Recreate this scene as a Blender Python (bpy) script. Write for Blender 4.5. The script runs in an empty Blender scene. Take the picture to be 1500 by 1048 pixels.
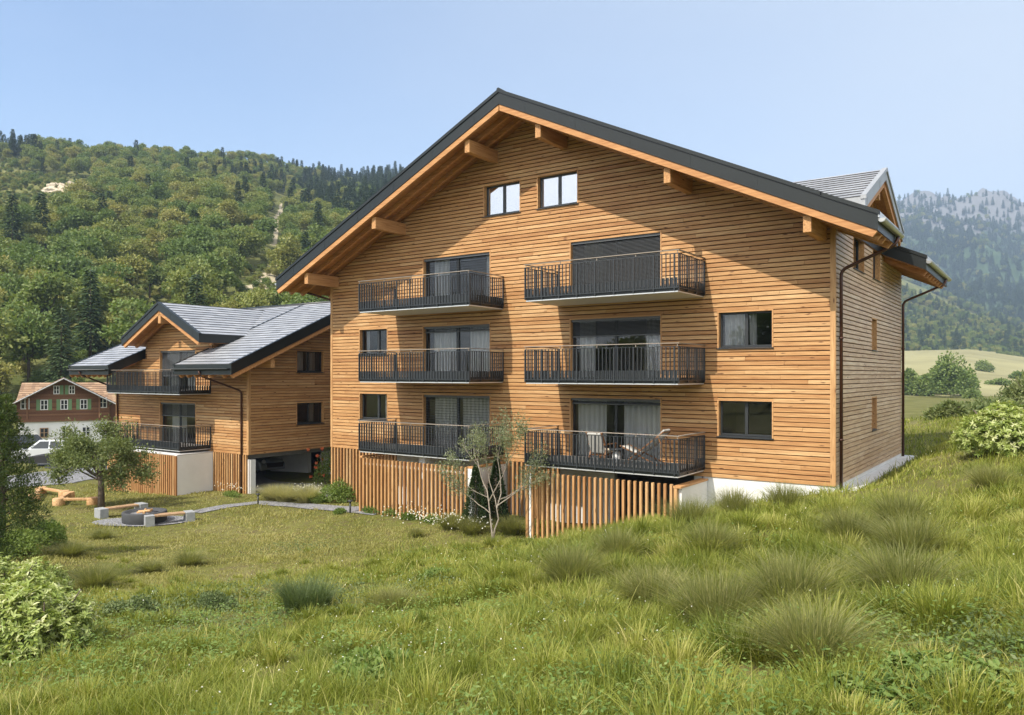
import bpy, math, random
import numpy as np
from mathutils import Matrix, Vector

random.seed(7)
HAZE = 2.1e-4
RNG = np.random.default_rng(11)
sc = bpy.context.scene
COL = sc.collection
PI = math.pi

# ------------------------------------------------------------------ camera frame
F, CX, HY, EYE = 1126.0, 750.0, 549.5, 6.0
YAW = math.radians(35.22)
SN, CS = math.sin(YAW), math.cos(YAW)


def at(px, d):
    u = (px - CX) / F
    return (-SN + u * CS) * d, (CS + u * SN) * d


def rd(x, y):          # camera right / depth of a ground point
    return x * CS + y * SN, -x * SN + y * CS


# ------------------------------------------------------------------ noise
_PERM = RNG.random((256, 256))


def vnoise(x, y):
    x = np.asarray(x, float); y = np.asarray(y, float)
    xi = np.floor(x).astype(int); yi = np.floor(y).astype(int)
    fx = x - xi; fy = y - yi
    fx = fx * fx * (3 - 2 * fx); fy = fy * fy * (3 - 2 * fy)
    a = _PERM[xi & 255, yi & 255]; b = _PERM[(xi + 1) & 255, yi & 255]
    c = _PERM[xi & 255, (yi + 1) & 255]; d = _PERM[(xi + 1) & 255, (yi + 1) & 255]
    return (a * (1 - fx) + b * fx) * (1 - fy) + (c * (1 - fx) + d * fx) * fy


def fbm(x, y, o=4):
    s = 0; a = .5
    for i in range(o):
        s = s + a * vnoise(x + 17.3 * i, y - 9.1 * i); x = x * 2.03; y = y * 2.03; a *= .5
    return s


def smooth(a, b, x):
    t = np.clip((np.asarray(x, float) - a) / (b - a), 0, 1)
    return t * t * (3 - 2 * t)


# ------------------------------------------------------------------ terrain
_CTRL = [(750, 1048, 6.0), (0, 1048, 8.0), (1500, 1048, 5.0), (375, 1048, 7.0), (1125, 1048, 5.5),
         (750, 900, 11.5), (400, 900, 13.5), (1100, 905, 10), (1400, 900, 8.8),
         (750, 812, 21.5), (1000, 800, 15), (777, 788, 26), (880, 785, 24), (983, 768, 23), (1000, 775, 18),
         (1050, 762, 20.5), (1100, 742, 22.5), (1222, 722, 22.3), (1320, 880, 11), (1330, 800, 14), (1220, 800, 14.5),
         (1400, 740, 17), (1500, 700, 18), (1500, 850, 9), (1340, 672, 32), (1330, 640, 40), (1400, 640, 30),
         (1480, 655, 21), (1500, 600, 45), (1380, 600, 55), (1340, 590, 70), (205, 765, 30.8), (100, 790, 27),
         (300, 800, 26), (500, 790, 26.5), (600, 772, 28), (685, 766, 27.6), (527, 750, 30.8), (60, 700, 45),
         (400, 740, 34.5), (200, 735, 36), (0, 850, 18.5), (150, 880, 15.5), (300, 860, 18), (500, 850, 18),
         (620, 830, 20), (60, 960, 11.5), (366, 724, 37.9), (480, 716, 40), (160, 718, 41.7), (1700, 900, 8),
         (1700, 650, 20), (-200, 800, 20), (-200, 1000, 10), (1300, 676, 30)]
_cp = []
for px, py, d in _CTRL:
    _cp.append(((px - CX) / F * d, d, -(py - HY) / F * d))
_cp += [(0, 0, -1.9), (-5, 0, -2.5), (6, 0, -1.5), (0, -12, -1.2), (-25, -8, -3.5), (22, -8, .2), (-45, 20, -5.6), (-50, 45, -6.2),
        (40, 30, -.8), (45, 10, .6), (-30, 60, -6.4), (0, 60, -5.2), (-10, 44, -5.6), (10, 36, -4.6)]
_cp = np.array(_cp)


def _tps(r2):
    return np.where(r2 > 1e-9, .5 * r2 * np.log(np.maximum(r2, 1e-9)), 0)


_n = len(_cp)
_A = _tps(((_cp[:, None, :2] - _cp[None, :, :2]) ** 2).sum(-1)) + np.eye(_n) * 2.0
_Pm = np.c_[np.ones(_n), _cp[:, :2]]
_M = np.block([[_A, _Pm], [_Pm.T, np.zeros((3, 3))]])
_W = np.linalg.solve(_M, np.r_[_cp[:, 2], 0, 0, 0])


def H(x, y):
    """ground height (world z)"""
    x = np.asarray(x, float); y = np.asarray(y, float)
    sh = x.shape; x = x.ravel(); y = y.ravel()
    r, d = rd(x, y)
    out = np.empty(len(r))
    for i in range(0, len(r), 20000):
        q = np.c_[r[i:i + 20000], d[i:i + 20000]]
        k = _tps(((q[:, None, :] - _cp[None, :, :2]) ** 2).sum(-1))
        out[i:i + 20000] = k @ _W[:_n] + _W[_n] + q @ _W[_n + 1:]
    dist = np.hypot(r, d)
    w = smooth(50, 95, dist)
    out = out * (1 - w) + (-6.6) * w
    ox = np.maximum(np.maximum(XR - 3 - x, x - (XR + .7)), np.maximum(YF - .3 - y, y - (YB + 1))); fl = 1 - smooth(0, 1.3, ox)
    out = out * (1 - fl) + np.minimum(out, -3.47) * fl
    near = 1 - smooth(30, 60, dist)
    mead = np.clip(smooth(-9, 2, r) + (1 - smooth(14, 22, d)), 0, 1)
    near = near * (1 - fl)
    out = out + near * (.05 + .17 * mead) * (fbm(x * .55, y * .55, 4) - .47) * 1.2
    return (out + EYE).reshape(sh)


def h1(x, y):
    return float(H(np.array([x]), np.array([y]))[0])


_DS = np.concatenate([np.arange(3, 60, .1), np.arange(60, 400, 1)])


def gnd(px, py):
    """the ground point seen at a photo pixel: x, y, z, depth"""
    u = (px - CX) / F
    X = (-SN + u * CS) * _DS; Y = (CS + u * SN) * _DS
    z = H(X, Y); rayz = EYE - (py - HY) / F * _DS
    i = int(np.argmax(z >= rayz)) if (z >= rayz).any() else len(_DS) - 1
    return X[i], Y[i], float(z[i]), float(_DS[i])


# ------------------------------------------------------------------ mesh builder
class MB:
    def __init__(s):
        s.v = []; s.f = []; s.m = []; s.t = []; s.sm = []; s.cm = 0; s.ct = .5; s.cs = False

    def face(s, *pts):
        b = len(s.v); s.v += [tuple(p) for p in pts]
        s.f.append(tuple(range(b, b + len(pts)))); s.m.append(s.cm); s.t.append(s.ct); s.sm.append(s.cs)

    def hexa(s, p):    # 8 corners: bottom ring 0-3, top ring 4-7
        b = len(s.v); s.v += [tuple(q) for q in p]
        for q in ((3, 2, 1, 0), (4, 5, 6, 7), (0, 1, 5, 4), (1, 2, 6, 5), (2, 3, 7, 6), (3, 0, 4, 7)):
            s.f.append(tuple(b + i for i in q)); s.m.append(s.cm); s.t.append(s.ct); s.sm.append(s.cs)

    def box(s, x0, x1, y0, y1, z0, z1):
        s.hexa([(x0, y0, z0), (x1, y0, z0), (x1, y1, z0), (x0, y1, z0), (x0, y0, z1), (x1, y0, z1), (x1, y1, z1), (x0, y1, z1)])

    def pbox(s, pl, s0, s1, z0, z1, n0, n1):
        s.hexa([pl(s0, z0, n1), pl(s1, z0, n1), pl(s1, z0, n0), pl(s0, z0, n0), pl(s0, z1, n1), pl(s1, z1, n1), pl(s1, z1, n0), pl(s0, z1, n0)])

    def beam(s, p0, p1, w, h, up=(0, 0, 1)):   # centred on the line p0-p1
        p0 = Vector(p0); p1 = Vector(p1); d = (p1 - p0).normalized(); sd = d.cross(Vector(up)).normalized(); u = sd.cross(d)
        a = sd * w / 2; b = u * h / 2
        s.hexa([p0 - a - b, p0 + a - b, p1 + a - b, p1 - a - b, p0 - a + b, p0 + a + b, p1 + a + b, p1 - a + b])

    def tube(s, pts, r, n=8, caps=True):
        pts = [Vector(p) for p in pts]; rr = r if isinstance(r, (list, tuple)) else [r] * len(pts)
        rings = []; ref = None
        for i, p in enumerate(pts):
            d = (pts[min(i + 1, len(pts) - 1)] - pts[max(i - 1, 0)])
            d = d.normalized() if d.length > 1e-9 else Vector((0, 0, 1))
            if ref is None:
                ref = d.orthogonal().normalized()
            ref = (ref - d * ref.dot(d)); ref = ref.normalized() if ref.length > 1e-6 else d.orthogonal().normalized()
            bi = d.cross(ref); b = len(s.v)
            for k in range(n):
                a = 2 * PI * k / n; s.v.append(tuple(p + (ref * math.cos(a) + bi * math.sin(a)) * rr[i]))
            rings.append(b)
        for a, b in zip(rings, rings[1:]):
            for k in range(n):
                s.f.append((a + k, a + (k + 1) % n, b + (k + 1) % n, b + k)); s.m.append(s.cm); s.t.append(s.ct); s.sm.append(True)
        if caps:
            for b, rev in ((rings[0], True), (rings[-1], False)):
                q = tuple(range(b, b + n)); s.f.append(q[::-1] if rev else q); s.m.append(s.cm); s.t.append(s.ct); s.sm.append(False)

    def lathe(s, c, prof, n=20, sx=1, sy=1):
        b0 = len(s.v)
        for r, z in prof:
            for k in range(n):
                a = 2 * PI * k / n; s.v.append((c[0] + r * math.cos(a) * sx, c[1] + r * math.sin(a) * sy, c[2] + z))
        for i in range(len(prof) - 1):
            for k in range(n):
                a = b0 + i * n
                s.f.append((a + k, a + (k + 1) % n, a + n + (k + 1) % n, a + n + k)); s.m.append(s.cm); s.t.append(s.ct); s.sm.append(True)
        for i, rev in ((0, True), (len(prof) - 1, False)):
            if prof[i][0] > 1e-4:
                q = tuple(range(b0 + i * n, b0 + i * n + n)); s.f.append(q[::-1] if rev else q); s.m.append(s.cm); s.t.append(s.ct); s.sm.append(False)

    def build(s, name, mats, parent=None, bevel=0):
        me = bpy.data.meshes.new(name); me.from_pydata(s.v, [], s.f)
        for m in (mats if isinstance(mats, (list, tuple)) else [mats]):
            me.materials.append(m)
        me.polygons.foreach_set('material_index', s.m); me.polygons.foreach_set('use_smooth', s.sm)
        at_ = me.attributes.new('tone', 'FLOAT', 'FACE'); at_.data.foreach_set('value', s.t)
        me.update()
        o = bpy.data.objects.new(name, me); COL.objects.link(o)
        if parent is not None:
            attach(o, parent)
        if bevel:
            md = o.modifiers.new('bevel', 'BEVEL'); md.width = bevel; md.segments = 2; md.limit_method = 'ANGLE'
        return o


def attach(o, p):
    o.parent = p
    o.matrix_parent_inverse = WORLD.get(p.name, Matrix.Translation(p.location)).inverted()
    WORLD[o.name] = WORLD.get(p.name, Matrix.Translation(p.location)) @ o.matrix_parent_inverse @ Matrix.Translation(o.location)


WORLD = {}


def npmesh(name, verts, quads=None, tris=None, tone=None, mats=(), parent=None, smooth_=False):
    """big mesh from numpy arrays; tone: one value per face (quads first)"""
    me = bpy.data.meshes.new(name)
    nq = 0 if quads is None else len(quads); nt = 0 if tris is None else len(tris)
    me.vertices.add(len(verts)); me.vertices.foreach_set('co', np.ascontiguousarray(verts, np.float32).ravel())
    loops = []
    if nq: loops.append(np.asarray(quads, np.int32).ravel())
    if nt: loops.append(np.asarray(tris, np.int32).ravel())
    lv = np.concatenate(loops); me.loops.add(len(lv)); me.loops.foreach_set('vertex_index', lv)
    tot = np.r_[np.full(nq, 4), np.full(nt, 3)].astype(np.int32)
    st = np.r_[0, np.cumsum(tot)[:-1]].astype(np.int32)
    me.polygons.add(nq + nt); me.polygons.foreach_set('loop_start', st); me.polygons.foreach_set('loop_total', tot)
    if smooth_:
        me.polygons.foreach_set('use_smooth', np.ones(nq + nt, bool))
    if tone is not None:
        a = me.attributes.new('tone', 'FLOAT', 'FACE'); a.data.foreach_set('value', np.asarray(tone, np.float32))
    for m in mats:
        me.materials.append(m)
    me.update(calc_edges=True); me.validate()
    if name is None:
        return me
    o = bpy.data.objects.new(name, me); COL.objects.link(o)
    if parent is not None:
        attach(o, parent)
    return o


def tag(o, label, cat, group=None, kind=None):
    if label: o['label'] = label
    if cat: o['category'] = cat
    if group: o['group'] = group
    if kind: o['kind'] = kind
    return o


def thing(name, label, cat, loc=(0, 0, 0), group=None):
    o = bpy.data.objects.new(name, None); COL.objects.link(o); o.location = loc; o.empty_display_size = .2
    WORLD[o.name] = Matrix.Translation(loc)
    return tag(o, label, cat, group)


def setting(o, kind='structure'):
    o['kind'] = kind; return o


# ------------------------------------------------------------------ materials
class NT:
    def __init__(s, name):
        s.m = bpy.data.materials.new(name); s.m.use_nodes = True; s.t = s.m.node_tree; s.t.nodes.clear()
        s.out = s.n('ShaderNodeOutputMaterial')

    def n(s, typ, **kw):
        nd = s.t.nodes.new(typ)
        for k, v in kw.items():
            if k.startswith('i_'):
                nd.inputs[k[2:].replace('_', ' ')].default_value = v
            else:
                setattr(nd, k, v)
        return nd

    def l(s, a, b): s.t.links.new(a, b)

    def ramp(s, fac, stops, interp='LINEAR'):
        r = s.n('ShaderNodeValToRGB'); cr = r.color_ramp; cr.interpolation = interp
        while len(cr.elements) < len(stops): cr.elements.new(.5)
        for e, (p, c) in zip(cr.elements, stops):
            e.position = p; e.color = (*c, 1) if len(c) == 3 else c
        s.l(fac, r.inputs[0]); return r.outputs[0]

    def mix(s, fac, a, b, typ='MIX'):
        m = s.n('ShaderNodeMix', data_type='RGBA', blend_type=typ)
        for sock, v in ((m.inputs[0], fac), (m.inputs[6], a), (m.inputs[7], b)):
            if hasattr(v, 'is_linked'): s.l(v, sock)
            elif isinstance(v, (int, float)): sock.default_value = v
            else: sock.default_value = (*v, 1)
        return m.outputs[2]

    def math(s, op, a, b=0.0, clamp=False):
        m = s.n('ShaderNodeMath', operation=op, use_clamp=clamp)
        for sock, v in ((m.inputs[0], a), (m.inputs[1], b)):
            if hasattr(v, 'is_linked'): s.l(v, sock)
            else: sock.default_value = v
        return m.outputs[0]

    def coord(s, scale=(1, 1, 1), offset=None, kind='Object'):
        c = s.n('ShaderNodeTexCoord'); mp = s.n('ShaderNodeMapping'); mp.inputs['Scale'].default_value = scale
        s.l(c.outputs[kind], mp.inputs[0])
        if offset is not None: s.l(offset, mp.inputs['Location'])
        return mp.outputs[0]

    def noise(s, vec, scale, detail=4, rough=.55):
        n = s.n('ShaderNodeTexNoise'); n.inputs['Scale'].default_value = scale; n.inputs['Detail'].default_value = detail
        n.inputs['Roughness'].default_value = rough; s.l(vec, n.inputs['Vector']); return n.outputs[0]

    def tone(s):
        a = s.n('ShaderNodeAttribute'); a.attribute_name = 'tone'; return a.outputs['Fac']

    def pbr(s, color, rough=.6, metal=0, spec=.5, bump=None, bstr=.3, bdist=.02):
        p = s.n('ShaderNodeBsdfPrincipled')
        if hasattr(color, 'is_linked'): s.l(color, p.inputs['Base Color'])
        else: p.inputs['Base Color'].default_value = (*color, 1)
        if hasattr(rough, 'is_linked'): s.l(rough, p.inputs['Roughness'])
        else: p.inputs['Roughness'].default_value = rough
        p.inputs['Metallic'].default_value = metal; p.inputs['Specular IOR Level'].default_value = spec
        if bump is not None:
            b = s.n('ShaderNodeBump'); b.inputs['Strength'].default_value = bstr; b.inputs['Distance'].default_value = bdist
            s.l(bump, b.inputs['Height']); s.l(b.outputs[0], p.inputs['Normal'])
        s.l(p.outputs[0], s.out.inputs[0]); return p


def wood(name, axis, c0, c1, c2, rough=.6, spec=.4, knots=True, grey=0):
    t = NT(name)
    sc_ = {'x': (.55, 9, 9), 'y': (9, .55, 9), 'z': (9, 9, .55)}[axis]
    tn = t.tone()
    off = t.n('ShaderNodeCombineXYZ'); k = t.math('MULTIPLY', tn, 97.0)
    for i in range(3): t.l(k, off.inputs[i])
    v = t.coord(sc_, off.outputs[0])
    g = t.noise(v, 2.2, 6, .6)
    big = t.noise(t.coord(), .35, 3)
    base = t.ramp(tn, [(0, c0), (.5, c1), (1, c2)])
    col = t.mix(t.ramp(g, [(.3, (0, 0, 0)), (.7, (1, 1, 1))]), t.mix(1.0, base, (.62, .5, .42), 'MULTIPLY'), base)
    col = t.mix(t.ramp(big, [(.35, (0, 0, 0)), (.7, (.5, .5, .5))]), col, t.mix(1.0, col, (.78, .72, .66), 'MULTIPLY'))
    if knots:
        ks = {'x': (1.5, 7, 7), 'y': (7, 1.5, 7), 'z': (7, 7, 1.5)}[axis]
        vo = t.n('ShaderNodeTexVoronoi'); vo.inputs['Scale'].default_value = 1.25; t.l(t.coord(ks, off.outputs[0]), vo.inputs['Vector'])
        kn = t.ramp(vo.outputs['Distance'], [(.09, (1, 1, 1)), (.19, (0, 0, 0))])
        kn2 = t.math('MULTIPLY', kn, t.ramp(t.noise(t.coord((.9, .9, .9), off.outputs[0]), 2.0, 2), [(.42, (0, 0, 0)), (.55, (1, 1, 1))])); col = t.mix(kn2, col, (.11, .04, .014))
    if grey:
        col = t.mix(grey, col, (.42, .40, .36))
    t.pbr(col, rough, 0, spec, g, .25, .01)
    return t.m


W0, W1, W2 = (.43, .215, .08), (.60, .352, .15), (.71, .485, .25)
M = {}
M['wood_x'] = wood('larch_cladding_x', 'x', W0, W1, W2)
M['wood_y'] = wood('larch_cladding_y', 'y', W0, W1, W2)
M['wood_z'] = wood('larch_vertical', 'z', W0, W1, W2)
M['side_wood'] = wood('larch_side_brightened', 'y', (.60, .42, .25), (.72, .54, .355), (.80, .65, .47), rough=.42, spec=.6)  # paler larch copy: bright glare on the side wall put into the colour
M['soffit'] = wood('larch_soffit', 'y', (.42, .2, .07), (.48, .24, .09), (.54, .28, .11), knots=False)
M['beam_y'] = wood('glulam_y', 'y', (.58, .32, .13), (.64, .37, .16), (.70, .43, .2))
M['beam_x'] = wood('glulam_x', 'x', (.58, .32, .13), (.64, .37, .16), (.70, .43, .2))
M['rafter'] = wood('rafter_wood', 'x', (.54, .28, .11), (.6, .32, .13), (.65, .37, .16), knots=False)
M['handrail'] = wood('handrail_wood', 'x', (.22, .15, .10), (.25, .18, .12), (.28, .2, .14), grey=.45, knots=False)
M['log'] = wood('pale_log', 'x', (.62, .38, .17), (.68, .44, .22), (.74, .5, .26))
M['bench_wood'] = wood('bench_plank', 'x', (.42, .27, .14), (.5, .33, .18), (.56, .38, .22), grey=.1)
M['teak'] = wood('teak', 'x', (.22, .1, .04), (.28, .14, .06), (.33, .17, .08), knots=False)
M['old_wood'] = wood('old_chalet_wood', 'x', (.17, .08, .045), (.23, .115, .06), (.3, .16, .085), knots=False)


def plain(name, c, rough=.6, metal=0, spec=.5, var=.15, scale=3, bump=0, bscale=60):
    t = NT(name); v = t.coord()
    n = t.noise(v, scale, 5)
    col = t.mix(t.ramp(n, [(.3, (0, 0, 0)), (.7, (1, 1, 1))]), tuple(x * (1 - var) for x in c), tuple(min(1, x * (1 + var)) for x in c))
    b = t.noise(v, bscale, 3) if bump else None
    t.pbr(col, rough, metal, spec, b, bump, .01)
    return t.m


M['black_metal'] = plain('black_sheet_metal', (.011, .014, .0135), .36, 0, .5, .12, .8)
M['rail'] = plain('anthracite_steel', (.028, .032, .036), .42, 0, .5, .1)
M['frame'] = plain('anthracite_frame', (.03, .033, .036), .4, 0, .5, .1)
M['drip'] = plain('pale_sheet_metal', (.62, .63, .64), .35, .4, .5, .05)
M['zinc'] = plain('zinc_gutter', (.55, .54, .5), .3, .85, .5, .1)
M['zinc_sheet'] = plain('grey_zinc_sheet', (.33, .34, .35), .4, .2, .5, .06)
M['blind'] = plain('grey_blind_slat', (.10, .105, .11), .45, 0, .5, .05)
M['copper'] = plain('brown_downpipe', (.075, .03, .018), .3, .3, .5, .2)
M['plaster'] = plain('white_plaster', (.76, .76, .75), .8, 0, .3, .07, .8, .2)
M['slabface'] = plain('balcony_soffit', (.62, .58, .52), .8, 0, .3, .05)
M['concrete'] = plain('pale_concrete', (.6, .6, .6), .85, 0, .3, .1, 1.5, .2)
M['deck'] = plain('grey_deck', (.17, .165, .16), .7, 0, .3, .15, 8)
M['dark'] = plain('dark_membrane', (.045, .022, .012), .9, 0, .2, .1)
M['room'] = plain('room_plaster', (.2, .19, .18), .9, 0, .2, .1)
M['asphalt'] = plain('asphalt', (.05, .05, .052), .9, 0, .3, .15, 6, .3)
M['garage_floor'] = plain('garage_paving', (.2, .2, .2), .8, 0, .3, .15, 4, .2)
M['fire_bowl'] = plain('dark_concrete', (.06, .062, .066), .8, 0, .3, .12, 5, .2)
M['foot'] = plain('cast_stone', (.3, .31, .32), .85, 0, .3, .12, 7, .3)
M['tyre'] = plain('rubber', (.02, .02, .02), .8)
M['canvas'] = plain('grey_canvas', (.42, .41, .38), .9, 0, .2, .08)
M['cushion'] = plain('beige_cushion', (.6, .52, .4), .9, 0, .2, .08)
M['white'] = plain('white_glaze', (.75, .75, .74), .35, 0, .5, .04)
M['green_paint'] = plain('green_shutter', (.16, .27, .13), .6, 0, .4, .1)
M['rust'] = plain('corten', (.12, .06, .04), .8)


def curtain_mat():
    t = NT('white_curtain'); d = t.n('ShaderNodeBsdfDiffuse'); d.inputs[0].default_value = (.8, .8, .8, 1)
    tr = t.n('ShaderNodeBsdfTranslucent'); tr.inputs[0].default_value = (.8, .8, .8, 1)
    m = t.n('ShaderNodeMixShader'); m.inputs[0].default_value = .3; t.l(d.outputs[0], m.inputs[1]); t.l(tr.outputs[0], m.inputs[2])
    t.l(m.outputs[0], t.out.inputs[0]); return t.m


def glass_mat(name, base=.02, tint=(.9, .92, .92)):
    t = NT(name); tr = t.n('ShaderNodeBsdfTransparent'); tr.inputs[0].default_value = (*tint, 1)
    gl = t.n('ShaderNodeBsdfGlossy'); gl.inputs['Roughness'].default_value = .01; gl.inputs['Color'].default_value = (1, 1, 1, 1)
    wv = t.noise(t.coord((1, 1, 1)), .9, 1)
    b = t.n('ShaderNodeBump'); b.inputs['Strength'].default_value = .05; b.inputs['Distance'].default_value = .02; t.l(wv, b.inputs['Height']); t.l(b.outputs[0], gl.inputs['Normal'])
    fr = t.n('ShaderNodeFresnel'); fr.inputs[0].default_value = 1.5
    f = t.math('ADD', t.math('MULTIPLY', fr.outputs[0], 1.3), base, True)
    m = t.n('ShaderNodeMixShader'); t.l(f, m.inputs[0]); t.l(tr.outputs[0], m.inputs[1]); t.l(gl.outputs[0], m.inputs[2])
    t.l(m.outputs[0], t.out.inputs[0]); return t.m


M['curtain'] = curtain_mat()
M['glass'] = glass_mat('window_glass')
M['mirror_glass'] = glass_mat('coated_attic_glass', .6, (.9, .9, .9))


def slate():
    t = NT('slate_roofing'); tn = t.tone()
    n = t.noise(t.coord(), 1.5, 4)
    c = t.ramp(tn, [(0, (.30, .31, .33)), (.5, (.36, .37, .39)), (1, (.42, .43, .45))])
    c = t.mix(t.ramp(n, [(.3, (0, 0, 0)), (.7, (1, 1, 1))]), t.mix(1.0, c, (.8, .8, .82), 'MULTIPLY'), c)
    t.pbr(c, .32, 0, .7, t.noise(t.coord(), 40, 3), .1, .01); return t.m


M['slate'] = slate()
M['slate_edge_shadow'] = plain('slate_edge_shadow', (.05, .052, .058), .7)  # dark butt faces: shadow lines between the courses painted as colour


def tiles():
    t = NT('clay_tiles'); tn = t.tone()
    c = t.ramp(tn, [(0, (.22, .14, .09)), (.5, (.3, .19, .115)), (1, (.37, .25, .16))])
    t.pbr(c, .8, 0, .3, t.noise(t.coord(), 12, 4), .3, .03); return t.m


M['tiles'] = tiles()


def paving(name, c, scale):
    t = NT(name); v = t.coord()
    vo = t.n('ShaderNodeTexVoronoi'); vo.feature = 'DISTANCE_TO_EDGE'; vo.inputs['Scale'].default_value = scale; t.l(v, vo.inputs['Vector'])
    vc = t.n('ShaderNodeTexVoronoi'); vc.inputs['Scale'].default_value = scale; t.l(v, vc.inputs['Vector'])
    base = t.mix(vc.outputs['Color'], tuple(x * .75 for x in c), tuple(x * 1.2 for x in c))
    j = t.ramp(vo.outputs['Distance'], [(.03, (0, 0, 0)), (.09, (1, 1, 1))])
    col = t.mix(j, tuple(x * .35 for x in c), base)
    t.pbr(col, .85, 0, .3, j, .5, .02); return t.m


M['cobble'] = paving('grey_cobbles', (.27, .27, .28), 8)
M['gravel'] = paving('grey_gravel', (.25, .25, .26), 22)


def leaf(name, stops, trans=.3, rnd=.25, rough=.55, spec=.3):
    t = NT(name); tn = t.tone(); oi = t.n('ShaderNodeObjectInfo')
    f = t.math('ADD', t.math('MULTIPLY', tn, 1 - rnd), t.math('MULTIPLY', oi.outputs['Random'], rnd))
    k = len(stops) - 1
    c = t.ramp(f, [(i / k, s) for i, s in enumerate(stops)])
    p = t.n('ShaderNodeBsdfPrincipled'); p.inputs['Roughness'].default_value = rough; p.inputs['Specular IOR Level'].default_value = spec
    t.l(c, p.inputs['Base Color'])
    tr = t.n('ShaderNodeBsdfTranslucent'); t.l(t.mix(1.0, c, (1.5, 1.5, .8), 'MULTIPLY'), tr.inputs[0])
    m = t.n('ShaderNodeMixShader'); m.inputs[0].default_value = trans
    t.l(p.outputs[0], m.inputs[1]); t.l(tr.outputs[0], m.inputs[2]); t.l(m.outputs[0], t.out.inputs[0]); return t.m


M['grass'] = leaf('meadow_grass', [(.085, .12, .014), (.18, .215, .028), (.30, .31, .06), (.45, .41, .15)], .3, 0)
M['lawn'] = leaf('short_lawn_grass', [(.13, .14, .03), (.235, .23, .06), (.33, .305, .10), (.46, .40, .18)], .3, 0)
M['tussock'] = leaf('tussock_grass', [(.10, .12, .03), (.17, .185, .055), (.27, .265, .10), (.44, .39, .2)], .4, .1)
M['feather'] = leaf('pale_feather_grass', [(.24, .25, .1), (.34, .33, .15), (.45, .41, .22), (.58, .52, .33)], .4, .1)
M['weed'] = leaf('broad_weed_leaf', [(.07, .12, .025), (.12, .19, .04), (.19, .26, .065), (.3, .36, .13)], .3, 0)
M['bush'] = leaf('pale_bush_leaf', [(.15, .21, .04), (.27, .34, .075), (.41, .46, .16), (.6, .6, .36)], .3, 0, .4, .45)
M['herb'] = leaf('blue_green_herb', [(.055, .085, .03), (.09, .13, .045), (.145, .185, .07), (.21, .25, .105)], .25, .1)
M['juniper'] = leaf('juniper_leaf', [(.035, .06, .014), (.06, .095, .022), (.1, .135, .032), (.15, .18, .05)], .25, 0)
M['apple'] = leaf('apple_leaf', [(.075, .105, .035), (.12, .155, .05), (.18, .21, .075), (.26, .28, .12)], .3, 0)
M['olive'] = leaf('olive_leaf', [(.1, .13, .06), (.17, .2, .1), (.25, .28, .16), (.36, .38, .25)], .25, 0)
M['broad'] = leaf('broadleaf_crown', [(.075, .125, .035), (.125, .18, .042), (.22, .235, .06), (.33, .285, .095)], .25, .6)
M['valley'] = leaf('valley_tree_leaf', [(.09, .14, .04), (.14, .2, .05), (.2, .25, .07), (.28, .3, .1)], .3, .3)
M['conifer'] = leaf('conifer_needles', [(.024, .046, .018), (.04, .07, .026), (.06, .095, .034), (.09, .12, .045)], .12, .5)
M['shrub'] = leaf('garden_shrub_leaf', [(.06, .11, .02), (.11, .17, .03), (.17, .23, .05), (.25, .3, .09)], .3, .3)
M['petal'] = leaf('white_petal', [(.7, .68, .6), (.8, .8, .75)], .3, 0)
M['rose'] = leaf('orange_rose_petal', [(.6, .14, .05), (.75, .25, .12)], .3, 0)
M['bark'] = plain('grey_brown_bark', (.12, .095, .075), .9, 0, .2, .35, 9, .6, 25)
M['pale_bark'] = plain('pale_grey_bark', (.3, .26, .21), .9, 0, .2, .3, 12, .5, 30)


def ground_mat():
    t = NT('meadow_ground'); v = t.coord()
    n1 = t.noise(v, .25, 5); n2 = t.noise(v, 3.0, 6)
    c = t.ramp(n1, [(.3, (.09, .10, .022)), (.55, (.14, .143, .038)), (.75, (.20, .175, .075))])
    c = t.mix(t.ramp(n2, [(.45, (0, 0, 0)), (.75, (1, 1, 1))]), c, (.11, .085, .045))
    t.pbr(c, .95, 0, .1, n2, .6, .08); return t.m


M['ground'] = ground_mat()


def hill_mat(name, g0, g1, rock, thr=.62):
    t = NT(name); v = t.coord()
    n1 = t.noise(v, .012, 6); n2 = t.noise(v, .05, 6, .65)
    c = t.ramp(n2, [(.35, g0), (.65, g1)])
    a = t.n('ShaderNodeAttribute'); a.attribute_name = 'rock'
    rk = t.ramp(t.math('ADD', a.outputs['Fac'], t.math('MULTIPLY', t.math('SUBTRACT', n2, .5), .9)), [(.45, (0, 0, 0)), (.6, (1, 1, 1))])
    c = t.mix(rk, c, t.mix(n1, tuple(x * .7 for x in rock), rock))
    t.pbr(c, .95, 0, .1, n2, .8, 2.0); return t.m


M['hill'] = hill_mat('wooded_hill_ground', (.075, .09, .025), (.17, .17, .06), (.5, .43, .3))
M['mountain'] = hill_mat('mountain_ground', (.03, .055, .03), (.06, .09, .04), (.17, .17, .175))
M['field'] = plain('dry_field', (.27, .25, .125), .95, 0, .1, .2, .02)
M['rock'] = plain('pale_cliff_rock', (.5, .43, .32), .95, 0, .1, .3, .4, .8, 2)
M['wallstone'] = plain('field_stone', (.25, .23, .2), .95, 0, .1, .3, 3, .6, 8)

# ================================================================== architecture kit
PITCH = .143


def subtract(ivs, a, b):
    out = []
    for p, q in ivs:
        if b <= p or a >= q: out.append((p, q)); continue
        if a > p: out.append((p, a))
        if b < q: out.append((b, q))
    return out


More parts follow.
